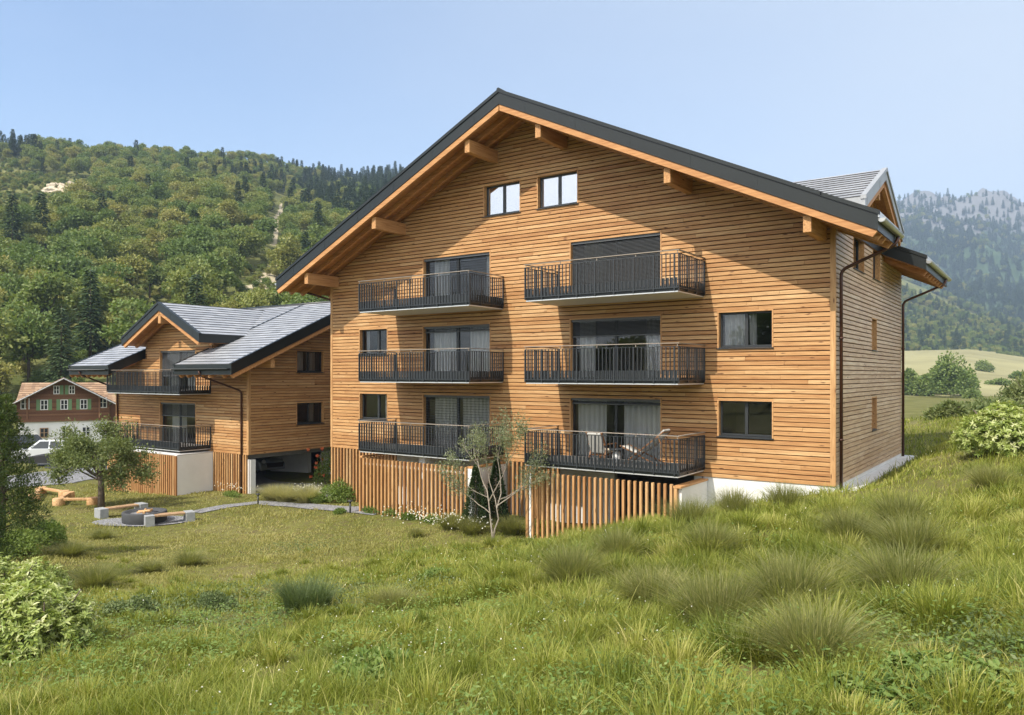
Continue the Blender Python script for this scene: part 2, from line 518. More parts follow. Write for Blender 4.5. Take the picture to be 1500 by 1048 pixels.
def cladding(mb, back, pl, ext, z0, z1, holes, seed):
    """horizontal larch boards row by row; ext(z) -> list of (s0, s1)"""
    rg = random.Random(seed); z = z0
    while z < z1:
        zb, zt = z, z + PITCH - .036
        ivs = [(a, b) for a, b in ext(zb) if b - a > .05]
        full = list(ivs)
        part = []
        for a, b, p, q in holes:
            if zt > p + .004 and zb < q - .004:
                ivs = subtract(ivs, a, b)
                if zb < q and zt > q + .015: part.append((a, b, q + .003, zt))
                if zb < p - .015 and zt > p: part.append((a, b, zb, p - .034))
            if zb + PITCH > p and zb < q: full = subtract(full, a, b)
        for a, b in full:
            back.face(pl(a, zb, -.004), pl(b, zb, -.004), pl(b, zb + PITCH, -.004), pl(a, zb + PITCH, -.004))
        for a, b in ivs:
            s = a; first = rg.uniform(.6, 4.8)
            while s < b - .02:
                e = min(b, s + first); first = rg.uniform(2.4, 5.4)
                if b - e < .5: e = b
                mb.ct = min(1, max(0, rg.gauss(.52, .2))); j = rg.uniform(-.003, .003); zj = rg.uniform(-.003, .003); th = rg.uniform(.028, .036)
                p0, p1 = s + .003, e - .003
                # board with a drip-cut: face slightly tilted
                mb.hexa([pl(p0, zb + zj, th + j + .004), pl(p1, zb + zj, th + j + .004), pl(p1, zb + zj - .006, .0), pl(p0, zb + zj - .006, .0),
                         pl(p0, zt + zj, th + j), pl(p1, zt + zj, th + j), pl(p1, zt + zj + .012, 0), pl(p0, zt + zj + .012, 0)])
                s = e
        for a, b, p, q in part:
            if q - p > .01: mb.ct = .55; mb.pbox(pl, a, b, p, q, 0, .027)
        z += PITCH


def window(parent, pl, s0, s1, z0, z1, panes=2, split=None, curtains=(), blind=0.0, door=False, ax='x', glass='glass', backblind=False, blind_gap=.06, inner=False):
    wm = M['beam_' + ax] if ax in 'xy' else M['wood_z']
    fr = MB(); dep = -.2
    a, b, c, d = s0 + .04, s1 - .04, z0 + .03, z1 - .04
    ft = .06
    for q in ((a, a + ft, c, d), (b - ft, b, c, d), (a + ft, b - ft, c, c + ft), (a + ft, b - ft, d - ft, d)):
        fr.pbox(pl, *q, dep, dep + .07)
    cuts = [a + ft]
    if panes > 1:
        for k in range(1, panes):
            m = a + (b - a) * (split if split else k / panes)
            fr.pbox(pl, m - .05, m + .05, c + ft, d - ft, dep + .002, dep + .075); cuts += [m - .05, m + .05]
    cuts.append(b - ft)
    w = fr.build('glazed_door' if door else 'window', M['frame'], parent)
    sr = MB()
    sr.ct = .7
    sr.pbox(pl, s0, s0 + .04, z0, z1, dep - .05, .042); sr.pbox(pl, s1 - .04, s1, z0, z1, dep - .05, .042); sr.pbox(pl, s0 + .04, s1 - .04, z1 - .04, z1, dep - .05, .04)
    sr.build('surround', wm, w)
    sl = MB(); sl.pbox(pl, s0 + .041 if not door else s0 + .05, s1 - .041, z0 - .01, z0 + .02, dep - .05, .03)
    if not door: sl.pbox(pl, s0 - .02, s1 + .02, z0 - .03, z0 - .008, .03, .085)
    sl.build('sill', M['frame'], w)
    for i in range(0, len(cuts), 2):
        g = MB(); g.face(pl(cuts[i], c + ft, dep + .03), pl(cuts[i + 1], c + ft, dep + .03), pl(cuts[i + 1], d - ft, dep + .03), pl(cuts[i], d - ft, dep + .03))
        g.build('pane', M[glass], w)
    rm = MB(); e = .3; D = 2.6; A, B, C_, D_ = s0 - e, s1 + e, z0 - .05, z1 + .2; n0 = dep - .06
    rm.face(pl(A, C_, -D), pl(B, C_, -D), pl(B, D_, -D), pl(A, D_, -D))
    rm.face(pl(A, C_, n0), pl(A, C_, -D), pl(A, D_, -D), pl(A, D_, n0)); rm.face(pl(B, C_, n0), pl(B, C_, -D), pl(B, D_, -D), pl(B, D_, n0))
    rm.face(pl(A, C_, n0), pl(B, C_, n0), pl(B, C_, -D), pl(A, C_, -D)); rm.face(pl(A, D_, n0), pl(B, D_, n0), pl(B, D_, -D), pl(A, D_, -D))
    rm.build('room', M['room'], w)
    rg = random.Random(int(abs(s0 * 100 + z0 * 37)))
    for f0, f1 in curtains:
        p, q = a + (b - a) * f0, a + (b - a) * f1
        n = max(12, int((q - p) / .022)); cu = MB(); b0 = 0; ph = rg.uniform(0, 6)
        pts = []
        for i in range(n + 1):
            s = p + (q - p) * i / n
            pts.append((s, -.40 + .055 * math.sin(i * .72 + ph + .8 * math.sin(i * .13)) + .015 * math.sin(i * .21)))
        cu.v = [pl(s, c + .04, nn) for s, nn in pts] + [pl(s, d, nn * .9 - .03) for s, nn in pts]
        for i in range(n):
            cu.f.append((i, i + 1, n + 2 + i, n + 1 + i)); cu.m.append(0); cu.t.append(.5); cu.sm.append(True)
        cu.build('curtain', M['curtain'], w)
    if backblind:
        bb = MB(); bb.face(pl(a, c, dep - .04), pl(b, c, dep - .04), pl(b, d, dep - .04), pl(a, d, dep - .04)); bb.build('roller_blind', M['curtain'], w)
    if blind > 0:
        bl = MB(); zz = d - .05; zend = d - (d - c) * blind
        bl.pbox(pl, a, b, d - .09, d, -.105, -.015)
        zz = d - .12; tl_ = .03 if blind_gap < .08 else .008
        while zz > zend:
            bl.hexa([pl(a + .02, zz - tl_, -.055), pl(b - .02, zz - tl_, -.055), pl(b - .02, zz, -.105), pl(a + .02, zz, -.105),
                     pl(a + .02, zz - tl_ + .003, -.055), pl(b - .02, zz - tl_ + .003, -.055), pl(b - .02, zz + .003, -.105), pl(a + .02, zz + .003, -.105)]); zz -= blind_gap
        bl.pbox(pl, a + .01, b - .01, zz - .02, zz + .02, -.1, -.06)
        bl.build('slatted_blind', M['blind'], w)
    return w


def balcony(parent, pl, s0, s1, zb, dep=2.1, label=None):
    sl = MB(); sl.pbox(pl, s0 + .02, s1 - .02, zb + .004, zb + .17, .03, dep - .02)
    b = sl.build('balcony', M['slabface'], parent)
    if label: b['label'] = label
    ed = MB()
    for q in ((s0, s1, dep - .02, dep), (s0, s0 + .02, .03, dep - .02), (s1 - .02, s1, .03, dep - .02)):
        ed.pbox(pl, q[0], q[1], zb + .035, zb + .22, q[2], q[3])
    ed.build('edge_beam', M['black_metal'], b)
    dr = MB()
    for q in ((s0 - .01, s1 + .01, dep - .02, dep + .012), (s0 - .01, s0 + .02, .03, dep - .02), (s1 - .02, s1 + .01, .03, dep - .02)):
        dr.pbox(pl, q[0], q[1], zb, zb + .033, q[2], q[3])
    dr.build('drip_edge', M['drip'], b)
    dk = MB(); k = .04
    while k < dep - .05:
        dk.ct = random.random(); dk.pbox(pl, s0 + .03, s1 - .03, zb + .172, zb + .2, k, min(k + .135, dep - .03)); k += .14
    dk.build('deck', M['deck'], b)
    r = MB(); zt = zb + 1.15; zl = zb + .24
    e = .035   # rail plane just outside the edge beam

    def run(p, q, fixed, horiz):
        L = abs(q - p); n = max(2, round(L / .137)); pitch = (q - p) / n
        for i in range(n + 1):
            c = p + pitch * i; post = i % 5 == 0; w = .022 if post else .012; t = .03 if post else .02; zlow = zb + .06 if post else zl - .1
            if horiz: r.pbox(pl, c - w, c + w, zlow, zt, fixed - t, fixed + t * .4)
            else: r.pbox(pl, fixed - t * .7, fixed + t * .7, zlow, zt, c - w, c + w)
        if horiz:
            r.pbox(pl, p, q, zt, zt + .018, fixed - .022, fixed + .012); r.pbox(pl, p, q, zl - .12, zl - .09, fixed - .012, fixed + .016)
        else:
            r.pbox(pl, fixed - .018, fixed + .018, zt, zt + .018, p, q); r.pbox(pl, fixed - .014, fixed + .014, zl - .12, zl - .09, p, q)
    run(s0 - e, s1 + e, dep + e, True); run(.06, dep, s0 - e, False); run(.06, dep, s1 + e, False)
    r.build('railing', M['rail'], b)
    ap = MB()
    n = round((s1 - s0) / .137); pw = (s1 - s0) / n
    for i in range(n):
        ap.pbox(pl, s0 + pw * i + .012, s0 + pw * (i + 1) - .012, zb + .15, zb + .44, dep + .004, dep + .012)
    n2 = round(dep / .137); pw = dep / n2
    for i in range(n2):
        ap.pbox(pl, s0 - .012, s0 - .004, zb + .15, zb + .44, pw * i + .012 + .03, pw * (i + 1) - .012); ap.pbox(pl, s1 + .004, s1 + .012, zb + .15, zb + .44, pw * i + .012 + .03, pw * (i + 1) - .012)
    ap.build('apron_panel', M['rail'], b)
    hr = MB(); h = zb + 1.25
    hr.pbox(pl, s0 - e - .03, s1 + e + .03, h, h + .022, dep + e - .035, dep + e + .03)
    hr.pbox(pl, s0 - e - .03, s0 - e + .05, h, h + .022, .03, dep + e - .036); hr.pbox(pl, s1 + e - .05, s1 + e + .03, h, h + .022, .03, dep + e - .036)
    for i in range(5):
        c = s0 + (s1 - s0) * i / 4; hr.pbox(pl, c - .01, c + .01, zt + .018, h, dep + e - .01, dep + e + .01)
    hr.build('handrail', M['handrail'], b)
    return b


def roof_slope(roof, mp, sg, a0, a1, b_in, b_out, zr, k, verge=(True, True), th=.48, course=.34):
    """one slope: a along the ridge, b outward from it, zr ridge height, k pitch. roof: dict of MBs"""
    zt = lambda b: zr - k * b
    P_ = lambda a, b, z: mp(a, sg * b, z)
    L = math.hypot(1, k); cb = course / L; b = b_out
    rg = random.Random(int(a0 * 10 + b_in * 7 + sg))
    while b > b_in + .01:
        bi = max(b_in, b - cb); a = a0
        while a < a1 - .01:
            e = min(a1, a + rg.uniform(.5, .75)); e = a1 if a1 - e < .2 else e
            roof['slate'].ct = rg.random(); h = .04 + rg.uniform(-.003, .003)
            roof['slate'].face(P_(a, b, zt(b) + h), P_(e, b, zt(b) + h), P_(e, bi, zt(bi) + .006), P_(a, bi, zt(bi) + .006))
            roof['slate'].cm = 1
            roof['slate'].face(P_(a, b, zt(b) - .002), P_(e, b, zt(b) - .002), P_(e, b, zt(b) + h), P_(a, b, zt(b) + h))
            roof['slate'].cm = 0
            a = e
        b = bi
    m = roof['metal']
    m.hexa([P_(a0, b_in, zt(b_in) - th), P_(a1, b_in, zt(b_in) - th), P_(a1, b_out, zt(b_out) - th), P_(a0, b_out, zt(b_out) - th),
            P_(a0, b_in, zt(b_in)), P_(a1, b_in, zt(b_in)), P_(a1, b_out, zt(b_out)), P_(a0, b_out, zt(b_out))])
    # verge flashing: a slim raised edge
    for a, on, s in ((a0, verge[0], -1), (a1, verge[1], 1)):
        if on:
            x0, x1 = (a - .035, a + .12) if s < 0 else (a - .12, a + .035)
            m.hexa([P_(x0, b_in, zt(b_in) - .07), P_(x1, b_in, zt(b_in) - .07), P_(x1, b_out + .03, zt(b_out) - .07), P_(x0, b_out + .03, zt(b_out) - .07),
                    P_(x0, b_in, zt(b_in) + .045), P_(x1, b_in, zt(b_in) + .045), P_(x1, b_out + .03, zt(b_out) + .045), P_(x0, b_out + .03, zt(b_out) + .045)])
    bb = 1.1
    while bb < b_out - .3:
        for a, on, s in ((a0, verge[0], -1), (a1, verge[1], 1)):
            if on and b_in < .1:
                x0, x1 = (a - .006, a) if s < 0 else (a, a + .006); q0, q1 = bb, bb + .03
                m.hexa([P_(x0, q0, zt(q0) - th + .01), P_(x1, q0, zt(q0) - th + .01), P_(x1, q1, zt(q1) - th + .01), P_(x0, q1, zt(q1) - th + .01),
                        P_(x0, q0, zt(q0) - .075), P_(x1, q0, zt(q0) - .075), P_(x1, q1, zt(q1) - .075), P_(x0, q1, zt(q1) - .075)])
        bb += 2.0
    s_ = roof['soffit']
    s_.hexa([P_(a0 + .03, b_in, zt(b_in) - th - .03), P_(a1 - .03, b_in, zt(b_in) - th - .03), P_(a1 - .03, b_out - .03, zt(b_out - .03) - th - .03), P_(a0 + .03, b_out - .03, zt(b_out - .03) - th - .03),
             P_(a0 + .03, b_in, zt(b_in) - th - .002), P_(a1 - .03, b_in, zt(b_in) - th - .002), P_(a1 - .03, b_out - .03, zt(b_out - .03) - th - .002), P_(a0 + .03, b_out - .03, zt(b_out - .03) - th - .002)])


def rafter(parent, mp, sg, a, b_in, b_out, zr, k, th=.51, w=.12, h=.19):
    m = MB(); m.ct = random.uniform(.3, .7); zt = lambda b: zr - k * b - th
    P_ = lambda aa, b, z: mp(aa, sg * b, z)
    a0, a1 = a - w / 2, a + w / 2
    bo = b_out - h * .6
    m.hexa([P_(a0, b_in, zt(b_in) - h), P_(a1, b_in, zt(b_in) - h), P_(a1, bo, zt(bo) - h), P_(a0, bo, zt(bo) - h),
            P_(a0, b_in, zt(b_in)), P_(a1, b_in, zt(b_in)), P_(a1, b_out, zt(b_out)), P_(a0, b_out, zt(b_out))])
    return m.build('rafter', M['rafter'], parent)


def finish_roof(R, parent):
    r = R['slate'].build('roof', [M['slate'], M['slate_edge_shadow']], parent)
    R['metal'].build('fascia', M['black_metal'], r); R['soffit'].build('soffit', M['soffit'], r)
    return r


newroof = lambda: {'slate': MB(), 'metal': MB(), 'soffit': MB()}


def gutter(parent, p0, p1, r=.075, out=(1, 0)):
    m = MB(); n = 8; o = Vector((out[0], out[1], 0))
    for p in (p0, p1):
        for k in range(n + 1):
            a = PI + PI * k / n; q = Vector(p) + o * (r * math.cos(a)) + Vector((0, 0, r * math.sin(a))); m.v.append(tuple(q))
    for k in range(n):
        m.f.append((k, k + 1, n + 2 + k, n + 1 + k)); m.m.append(0); m.t.append(.5); m.sm.append(True)
    for b in (0, n + 1):
        m.f.append(tuple(range(b, b + n + 1))); m.m.append(0); m.t.append(.5); m.sm.append(False)
    g = m.build('gutter', M['zinc'], parent)
    so = g.modifiers.new('thick', 'SOLIDIFY'); so.thickness = .012
    return g


def downpipe(parent, pts, r=.05):
    # rounded elbows
    P_ = [Vector(p) for p in pts]; out = [P_[0]]
    for i in range(1, len(P_) - 1):
        a = (P_[i - 1] - P_[i]); b = (P_[i + 1] - P_[i]); t = min(.18, a.length / 2, b.length / 2)
        A = P_[i] + a.normalized() * t; B = P_[i] + b.normalized() * t
        for k in range(5):
            f = k / 4; out.append(A * (1 - f) ** 2 + P_[i] * 2 * f * (1 - f) + B * f * f)
    out.append(P_[-1]); m = MB(); m.tube(out, r, 10)
    for z in (.3, .75):
        a, b = P_[-2], P_[-1]; c = a + (b - a) * z; m.tube([c - Vector((0, 0, .03)), c + Vector((0, 0, .03))], r * 1.35, 10)
    return m.build('downpipe', M['copper'], parent)


def slat_fence(name, label, segs, slats, caps, group=None, posts=(), walls=(), roots=(0, 0, 0), ht=None):
    """slats: list of (x, y, z0, z1, ax)"""
    t = thing(name, label, 'slat screen', roots, group)
    m = MB(); rg = random.Random(len(slats))
    for x, y, z0, z1, ax in slats:
        m.ct = rg.gauss(.55, .2); w, d = (.0375, .05) if ax == 'x' else (.05, .0375)
        m.box(x - w, x + w, y - d, y + d, z0, z1)
    m.build('slats', M['wood_z'], t)
    for p0, p1, w, h in caps:
        c = MB(); c.ct = .6; c.beam(p0, p1, w, h); c.build('cap_rail' if h < .2 else 'frame_board', M['beam_x'], t)
    for q in walls:
        c = MB(); c.box(*q); c.build('concrete_wall', M['plaster'], t)
    for q in posts:
        c = MB(); c.ct = .6; c.box(*q); c.build('post', M['wood_z'], t)
    return t


# ================================================================== MAIN BUILDING
YF, YB, XL, XR, XC = 23.85, 35.8, -26.86, -5.28, -16.04
ZW = 2.73                      # underside of the timber cladding
K, APEX, EB = .472, 16.05, 12.27
main = thing('timber_apartment_house', 'large larch clad gabled apartment house with six black railed balconies', 'building', (XC, YF, .4))
plF = lambda s, z, n: (s, YF - n, z)
plR = lambda s, z, n: (XR + n, s, z)
und = lambda b: APEX - K * abs(b) - .48


def extF(z):
    h = min(XR - XC, (APEX - .5 - z) / K)
    return [(XC - h, XC + h)] if h > .1 else []


doorsL, doorsR = (-21.33, -17.83), (-14.27, -10.71)
zt = [8.02, 10.81]
holesF = []
for top in (5.22, 8.02, 10.81):
    for s in (doorsL, doorsR): holesF.append((s[0], s[1], top - 2.24, top))
for top in (5.22, 8.02):
    holesF.append((-25.07, -23.33, top - 1.17, top)); holesF.append((-8.79, -7.03, top - 1.17, top))
holesF += [(-18.18, -16.42, 12.15, 13.37), (-15.68, -13.92, 12.15, 13.37)]
DC = 27.6                      # dormer ridge y


def extR(z):
    if z < 10.45: return [(YF, YB)]
    h = min(3.0, (12.72 - .36 - z) / .45)
    return [(DC - h, DC + h)] if h > .1 else []


holesR = [(29.35, 30.25, 4.05, 5.22), (29.35, 30.25, 6.87, 8.02), (26.3, 28.0, 9.42, 10.6), (29.5, 30.9, 9.42, 10.6)]
cb = MB(); bk = MB()
cladding(cb, bk, plF, extF, ZW, 15.6, holesF, 1)
cb2 = MB()
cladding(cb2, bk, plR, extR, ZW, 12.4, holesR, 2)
for y in (YB,):     # rear and left walls
    bk.face((XL, y, ZW), (XR, y, ZW), (XR, y, 10.3), (XC, y, APEX - .5), (XL, y, 10.3))
bk.face((XL, YF, ZW), (XL, YB, ZW), (XL, YB, 10.4), (XL, YF, 10.4))
bk.face((XL, YF, ZW + .05), (XR, YF, ZW + .05), (XR, YB, ZW + .05), (XL, YB, ZW + .05))
wall = bk.build('wall', M['dark'], main)
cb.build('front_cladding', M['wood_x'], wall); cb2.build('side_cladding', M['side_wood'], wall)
lb = MB(); lb.ct = .5
zz = ZW
while zz < 10.3:
    lb.ct = random.random(); lb.box(XL - .03, XL - .002, YF, YB, zz, zz + .117); zz += PITCH
lb.build('left_cladding', M['wood_y'], wall)
cn = MB(); cn.ct = .65
cn.box(XR - .1, XR + .05, YF - .05, YF - .003, ZW, 10.5); cn.box(XR + .003, XR + .045, YF - .002, YF + .06, ZW, 10.5)
cn.build('corner_board', M['wood_z'], wall)
cn = MB(); cn.ct = .65; cn.box(XL - .05, XL + .08, YF - .05, YF - .003, ZW, 10.5); cn.build('corner_board', M['wood_z'], wall)
# windows and balcony doors
A = dict(parent=main, pl=plF)
window(main, plF, *doorsL, 8.57, 10.81, curtains=((.08, .32), (.86, .99)), blind=.97, door=True, blind_gap=.1)
window(main, plF, *doorsL, 5.78, 8.02, curtains=((.08, .4), (.62, .99)), blind=.1, door=True)
window(main, plF, *doorsL, 2.98, 5.22, curtains=((.08, .45), (.52, .99)), blind=.95, door=True, blind_gap=.105)
window(main, plF, *doorsR, 8.57, 10.81, curtains=((.1, .3), ), blind=.985, door=True, blind_gap=.045)
window(main, plF, *doorsR, 5.78, 8.02, curtains=((.04, .22), (.8, .98)), blind=.27, door=True, blind_gap=.045)
window(main, plF, *doorsR, 2.98, 5.22, curtains=((.03, .36), (.56, .98)), blind=.08, door=True, blind_gap=.04)
window(main, plF, -25.07, -23.33, 6.85, 8.02, split=.6, curtains=((.01, .1),))
window(main, plF, -25.07, -23.33, 4.05, 5.22, split=.6, curtains=((.68, .97),))
window(main, plF, -8.79, -7.03, 6.85, 8.02, curtains=((.03, .47), (.52, .63)))
window(main, plF, -8.79, -7.03, 4.05, 5.22)
window(main, plF, -18.18, -16.42, 12.15, 13.37, glass='mirror_glass', backblind=True)
window(main, plF, -15.68, -13.92, 12.15, 13.37, glass='mirror_glass', backblind=True)
for a, b, c, d in holesR:
    window(main, plR, a, b, c, d, panes=1, ax='y')
for zb in (2.9, 5.7, 8.5):
    balcony(main, plF, -22.83, -17.25, zb); balcony(main, plF, -14.75, -9.25, zb)
# roof
mpM = lambda a, b, z: (XC + b, a, z)
R = newroof()
roof_slope(R, mpM, -1, 21.9, 37.75, 0, EB, APEX, K)
XN = XR - XC + .08             # wall line
roof_slope(R, mpM, 1, 21.9, 37.75, 0, XN, APEX, K)
roof_slope(R, mpM, 1, 21.9, 25.05, XN, EB, APEX, K)
roof_slope(R, mpM, 1, 31.15, 37.75, XN, EB, APEX, K)
rf = finish_roof(R, main)
rc = MB(); rc.tube([mpM(21.86, 0, APEX + .02), mpM(37.79, 0, APEX + .02)], .07, 8); rc.build('ridge_cap', M['black_metal'], rf)
for sg in (-1, 1):
    for i, a in enumerate([21.98, 22.62, 23.26] + [24.2 + .75 * q for q in range(18)]):
        if i < 3: rafter(main, mpM, sg, a, 0.02 if sg > 0 else .02, EB - .02, APEX, K)
        elif sg < 0 and i % 1 == 0: rafter(main, mpM, sg, a, 10.5, EB - .02, APEX, K)
        elif (a < 24.9 or a > 31.2): rafter(main, mpM, sg, a, 10.5, EB - .02, APEX, K)
for b in (-10.45, -6.35, -1.55, 1.55, 6.3, 10.45):
    m = MB(); m.ct = random.uniform(.35, .65); top = APEX - K * abs(b) - .72 + (.02 if abs(b) > 10 else .02)
    m.box(XC + b - .11, XC + b + .11, 22.06, YF + .1, top - .47, top); m.build('purlin', M['beam_y'], main, bevel=.008)
ze = APEX - K * EB
gutter(main, (XC + EB + .08, 21.95, ze - .16), (XC + EB + .08, 25.05, ze - .16), .095)
gutter(main, (XC + EB + .08, 31.15, ze - .16), (XC + EB + .08, 37.7, ze - .16), .095)
gutter(main, (XC - EB - .08, 21.95, ze - .16), (XC - EB - .08, 37.7, ze - .16), .095)
tr = MB()
for y0, y1 in ((21.9, 25.05), (31.15, 37.75)):
    tr.box(XC + EB + .004, XC + EB + .03, y0, y1, ze - .14, ze + .03)
tr.build('eave_trim', M['drip'], rf)
downpipe(main, [(XC + EB + .08, 24.6, ze - .25), (XC + EB + .02, 24.5, ze - .5), (XR + .12, 24.2, 9.1), (XR + .12, 24.2, 2.4)])
downpipe(main, [(XC + EB + .08, 36.6, ze - .25), (XC + EB + .02, 36.5, ze - .5), (XR + .1, 35.72, 9.05), (XR + .1, 35.72, 2.55)])
downpipe(main, [(XC - EB - .08, 23.2, ze - .25), (XC - EB, 23.3, ze - .4), (XL - .1, 24.0, 9.4), (XL - .1, 24.0, .5)])
# dormer on the right slope
mpD = lambda a, b, z: (a, DC + b, z)
RD = newroof()
for sg in (-1, 1): roof_slope(RD, mpD, sg, -9.4, -4.5, 0, 3.42, 12.74, .45, (False, True), th=.36)
dr = RD['slate'].build('dormer', [M['slate'], M['slate_edge_shadow']], main)
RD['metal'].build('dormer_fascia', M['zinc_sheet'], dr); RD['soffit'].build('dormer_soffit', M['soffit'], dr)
for sg in (-1, 1):
    m = MB(); b0, b1 = .05, 3.3; zq = lambda b: 12.74 - .45 * b - .4
    for aa in (-4.62, -5.1):
        m.hexa([mpD(aa - .06, sg * b0, zq(b0) - .18), mpD(aa + .06, sg * b0, zq(b0) - .18), mpD(aa + .06, sg * b1, zq(b1) - .18), mpD(aa - .06, sg * b1, zq(b1) - .18),
                mpD(aa - .06, sg * b0, zq(b0)), mpD(aa + .06, sg * b0, zq(b0)), mpD(aa + .06, sg * b1, zq(b1)), mpD(aa - .06, sg * b1, zq(b1))])
    m.build('dormer_rafter', M['rafter'], dr)
m = MB(); m.box(-5.4, -4.7, DC - .1, DC + .1, 11.75, 12.2); m.build('dormer_purlin', M['beam_x'], dr)
# plinth and basement
pm = MB()
pm.box(-9.27, XR + .02, YF + .0, YF + .25, .0, ZW - .012)
pm.box(XR - .25, XR + .02, YF + .25, YB, .0, ZW - .012)
pm.box(-26.8, -13.2, YF + 1.4, YF + 1.6, -.2, ZW + .04)
pm.box(-9.6, -9.32, YF + .05, YF + 3, -.2, ZW + .04)
pm.build('plinth', M['plaster'], main)
pm = MB(); pm.box(XL + .02, -9.4, YF + 4.6, YF + 4.8, -.5, ZW + .04); pm.box(XL, XL + .2, YF + .2, YB, -.5, ZW + .04); pm.build('basement_wall', M['room'], main)
pm = MB(); pm.box(-20.15, -19.85, 22.3, 22.6, 0, 2.9); pm.build('column', M['plaster'], main)
pv = MB(); pv.box(XR + .03, XR + .52, YF + .3, YB + .5, 2.0, 2.6); o = pv.build('pavement', M['concrete']); setting(o)
# balcony furniture
FZ = 3.1


def wood_chair(x, y, z, rot):
    t = thing('lounge_chair', 'upright wooden lounge chair with beige cushion beside the small drum table', 'chair', (x, y, z))
    ca, sa = math.cos(rot), math.sin(rot)
    T = lambda a, b, c: (x + a * ca - b * sa, y + a * sa + b * ca, z + c)
    for sx in (-.3, .3):
        m = MB(); m.beam(T(sx, -.32, 0), T(sx, -.30, .6), .05, .05, (1, 0, 0)); m.build('leg', M['teak'], t)
        m = MB(); m.beam(T(sx, .42, 0), T(sx, .2, .45), .05, .05, (1, 0, 0)); m.beam(T(sx, .2, .45), T(sx, .52, 1.0), .05, .05, (1, 0, 0)); m.build('leg', M['teak'], t)
        m = MB(); m.beam(T(sx, -.36, .61), T(sx, .36, .6), .07, .03); m.build('armrest', M['teak'], t)
    m = MB()
    for k in range(5): m.beam(T(-.3, -.3 + .13 * k, .3 - .015 * k), T(.3, -.3 + .13 * k, .3 - .015 * k), .09, .025)
    m.build('seat', M['teak'], t)
    m = MB(); m.hexa([T(-.27, -.32, .33), T(.27, -.32, .33), T(.27, .22, .27), T(-.27, .22, .27), T(-.27, -.32, .43), T(.27, -.32, .43), T(.27, .22, .37), T(-.27, .22, .37)]); m.build('cushion', M['cushion'], t, bevel=.03)
    m = MB(); m.hexa([T(-.27, .2, .34), T(.27, .2, .34), T(.27, .3, .3), T(-.27, .3, .3), T(-.27, .46, 1.0), T(.27, .46, 1.0), T(.27, .56, .97), T(-.27, .56, .97)]); m.build('back_cushion', M['canvas'], t, bevel=.03)


wood_chair(-12.35, 22.75, FZ, PI * .97)
t = thing('side_table', 'small white drum side table with dark tray top on the balcony', 'side table', (-11.75, 22.6, FZ))
m = MB(); m.lathe((-11.75, 22.6, FZ), [(.10, 0), (.13, .02), (.14, .2), (.12, .36), (.1, .42)], 20); m.build('base', M['white'], t)
m = MB(); m.lathe((-11.75, 22.6, FZ), [(.02, .421), (.2, .425), (.24, .44), (.25, .48), (.235, .48), (.22, .45), (0, .445)], 24); m.build('tray', M['frame'], t)
t = thing('deck_chair', 'folding wooden deck chair with light canvas sling on the lowest right balcony', 'deck chair', (-10.5, 22.6, FZ))
for sy in (-.3, .3):
    y = 22.55 + sy
    m = MB(); m.beam((-11.35, y, FZ + .02), (-9.95, y, FZ + 1.12), .035, .05, (0, 1, 0)); m.build('frame_rail', M['teak'], t)
    m = MB(); m.beam((-11.45, y * .999 + .03, FZ + .62), (-10.05, y + .04, FZ + .02), .035, .05, (0, 1, 0)); m.build('leg', M['teak'], t)
    m = MB(); m.beam((-10.1, y - .03, FZ + .95), (-9.75, y - .03, FZ + .12), .025, .035, (0, 1, 0)); m.build('back_strut', M['teak'], t)
m = MB()
for a, b in (((-11.35, FZ + .03), 0), ((-11.4, FZ + .6), 0), ((-9.97, FZ + 1.1), 0), ((-10.1, FZ + .05), 0)):
    m.beam((a[0], 22.24, a[1]), (a[0], 22.86, a[1]), .035, .035)
m.build('crossbar', M['teak'], t)
m = MB(); pr = [(-9.97, 1.12), (-10.2, .86), (-10.45, .62), (-10.7, .46), (-10.95, .43), (-11.2, .52), (-11.4, .62)]
m.v = [(x, y, FZ + z) for x, z in pr for y in (22.3, 22.8)]
for i in range(6): m.f.append((2 * i, 2 * i + 1, 2 * i + 3, 2 * i + 2)); m.m.append(0); m.t.append(.5); m.sm.append(True)
o = m.build('sling', M['canvas'], t); o.modifiers.new('thick', 'SOLIDIFY').thickness = .012
m = MB(); m.hexa([(-9.93, 22.31, FZ + 1.16), (-9.93, 22.79, FZ + 1.16), (-10.17, 22.79, FZ + .9), (-10.17, 22.31, FZ + .9), (-9.98, 22.31, FZ + 1.2), (-9.98, 22.79, FZ + 1.2), (-10.22, 22.79, FZ + .94), (-10.22, 22.31, FZ + .94)])
m.build('head_pillow', M['canvas'], t, bevel=.02)

# slat screens below the balconies
yF = 21.66


def gz(x, y, lo=.12): return h1(x, y) - lo


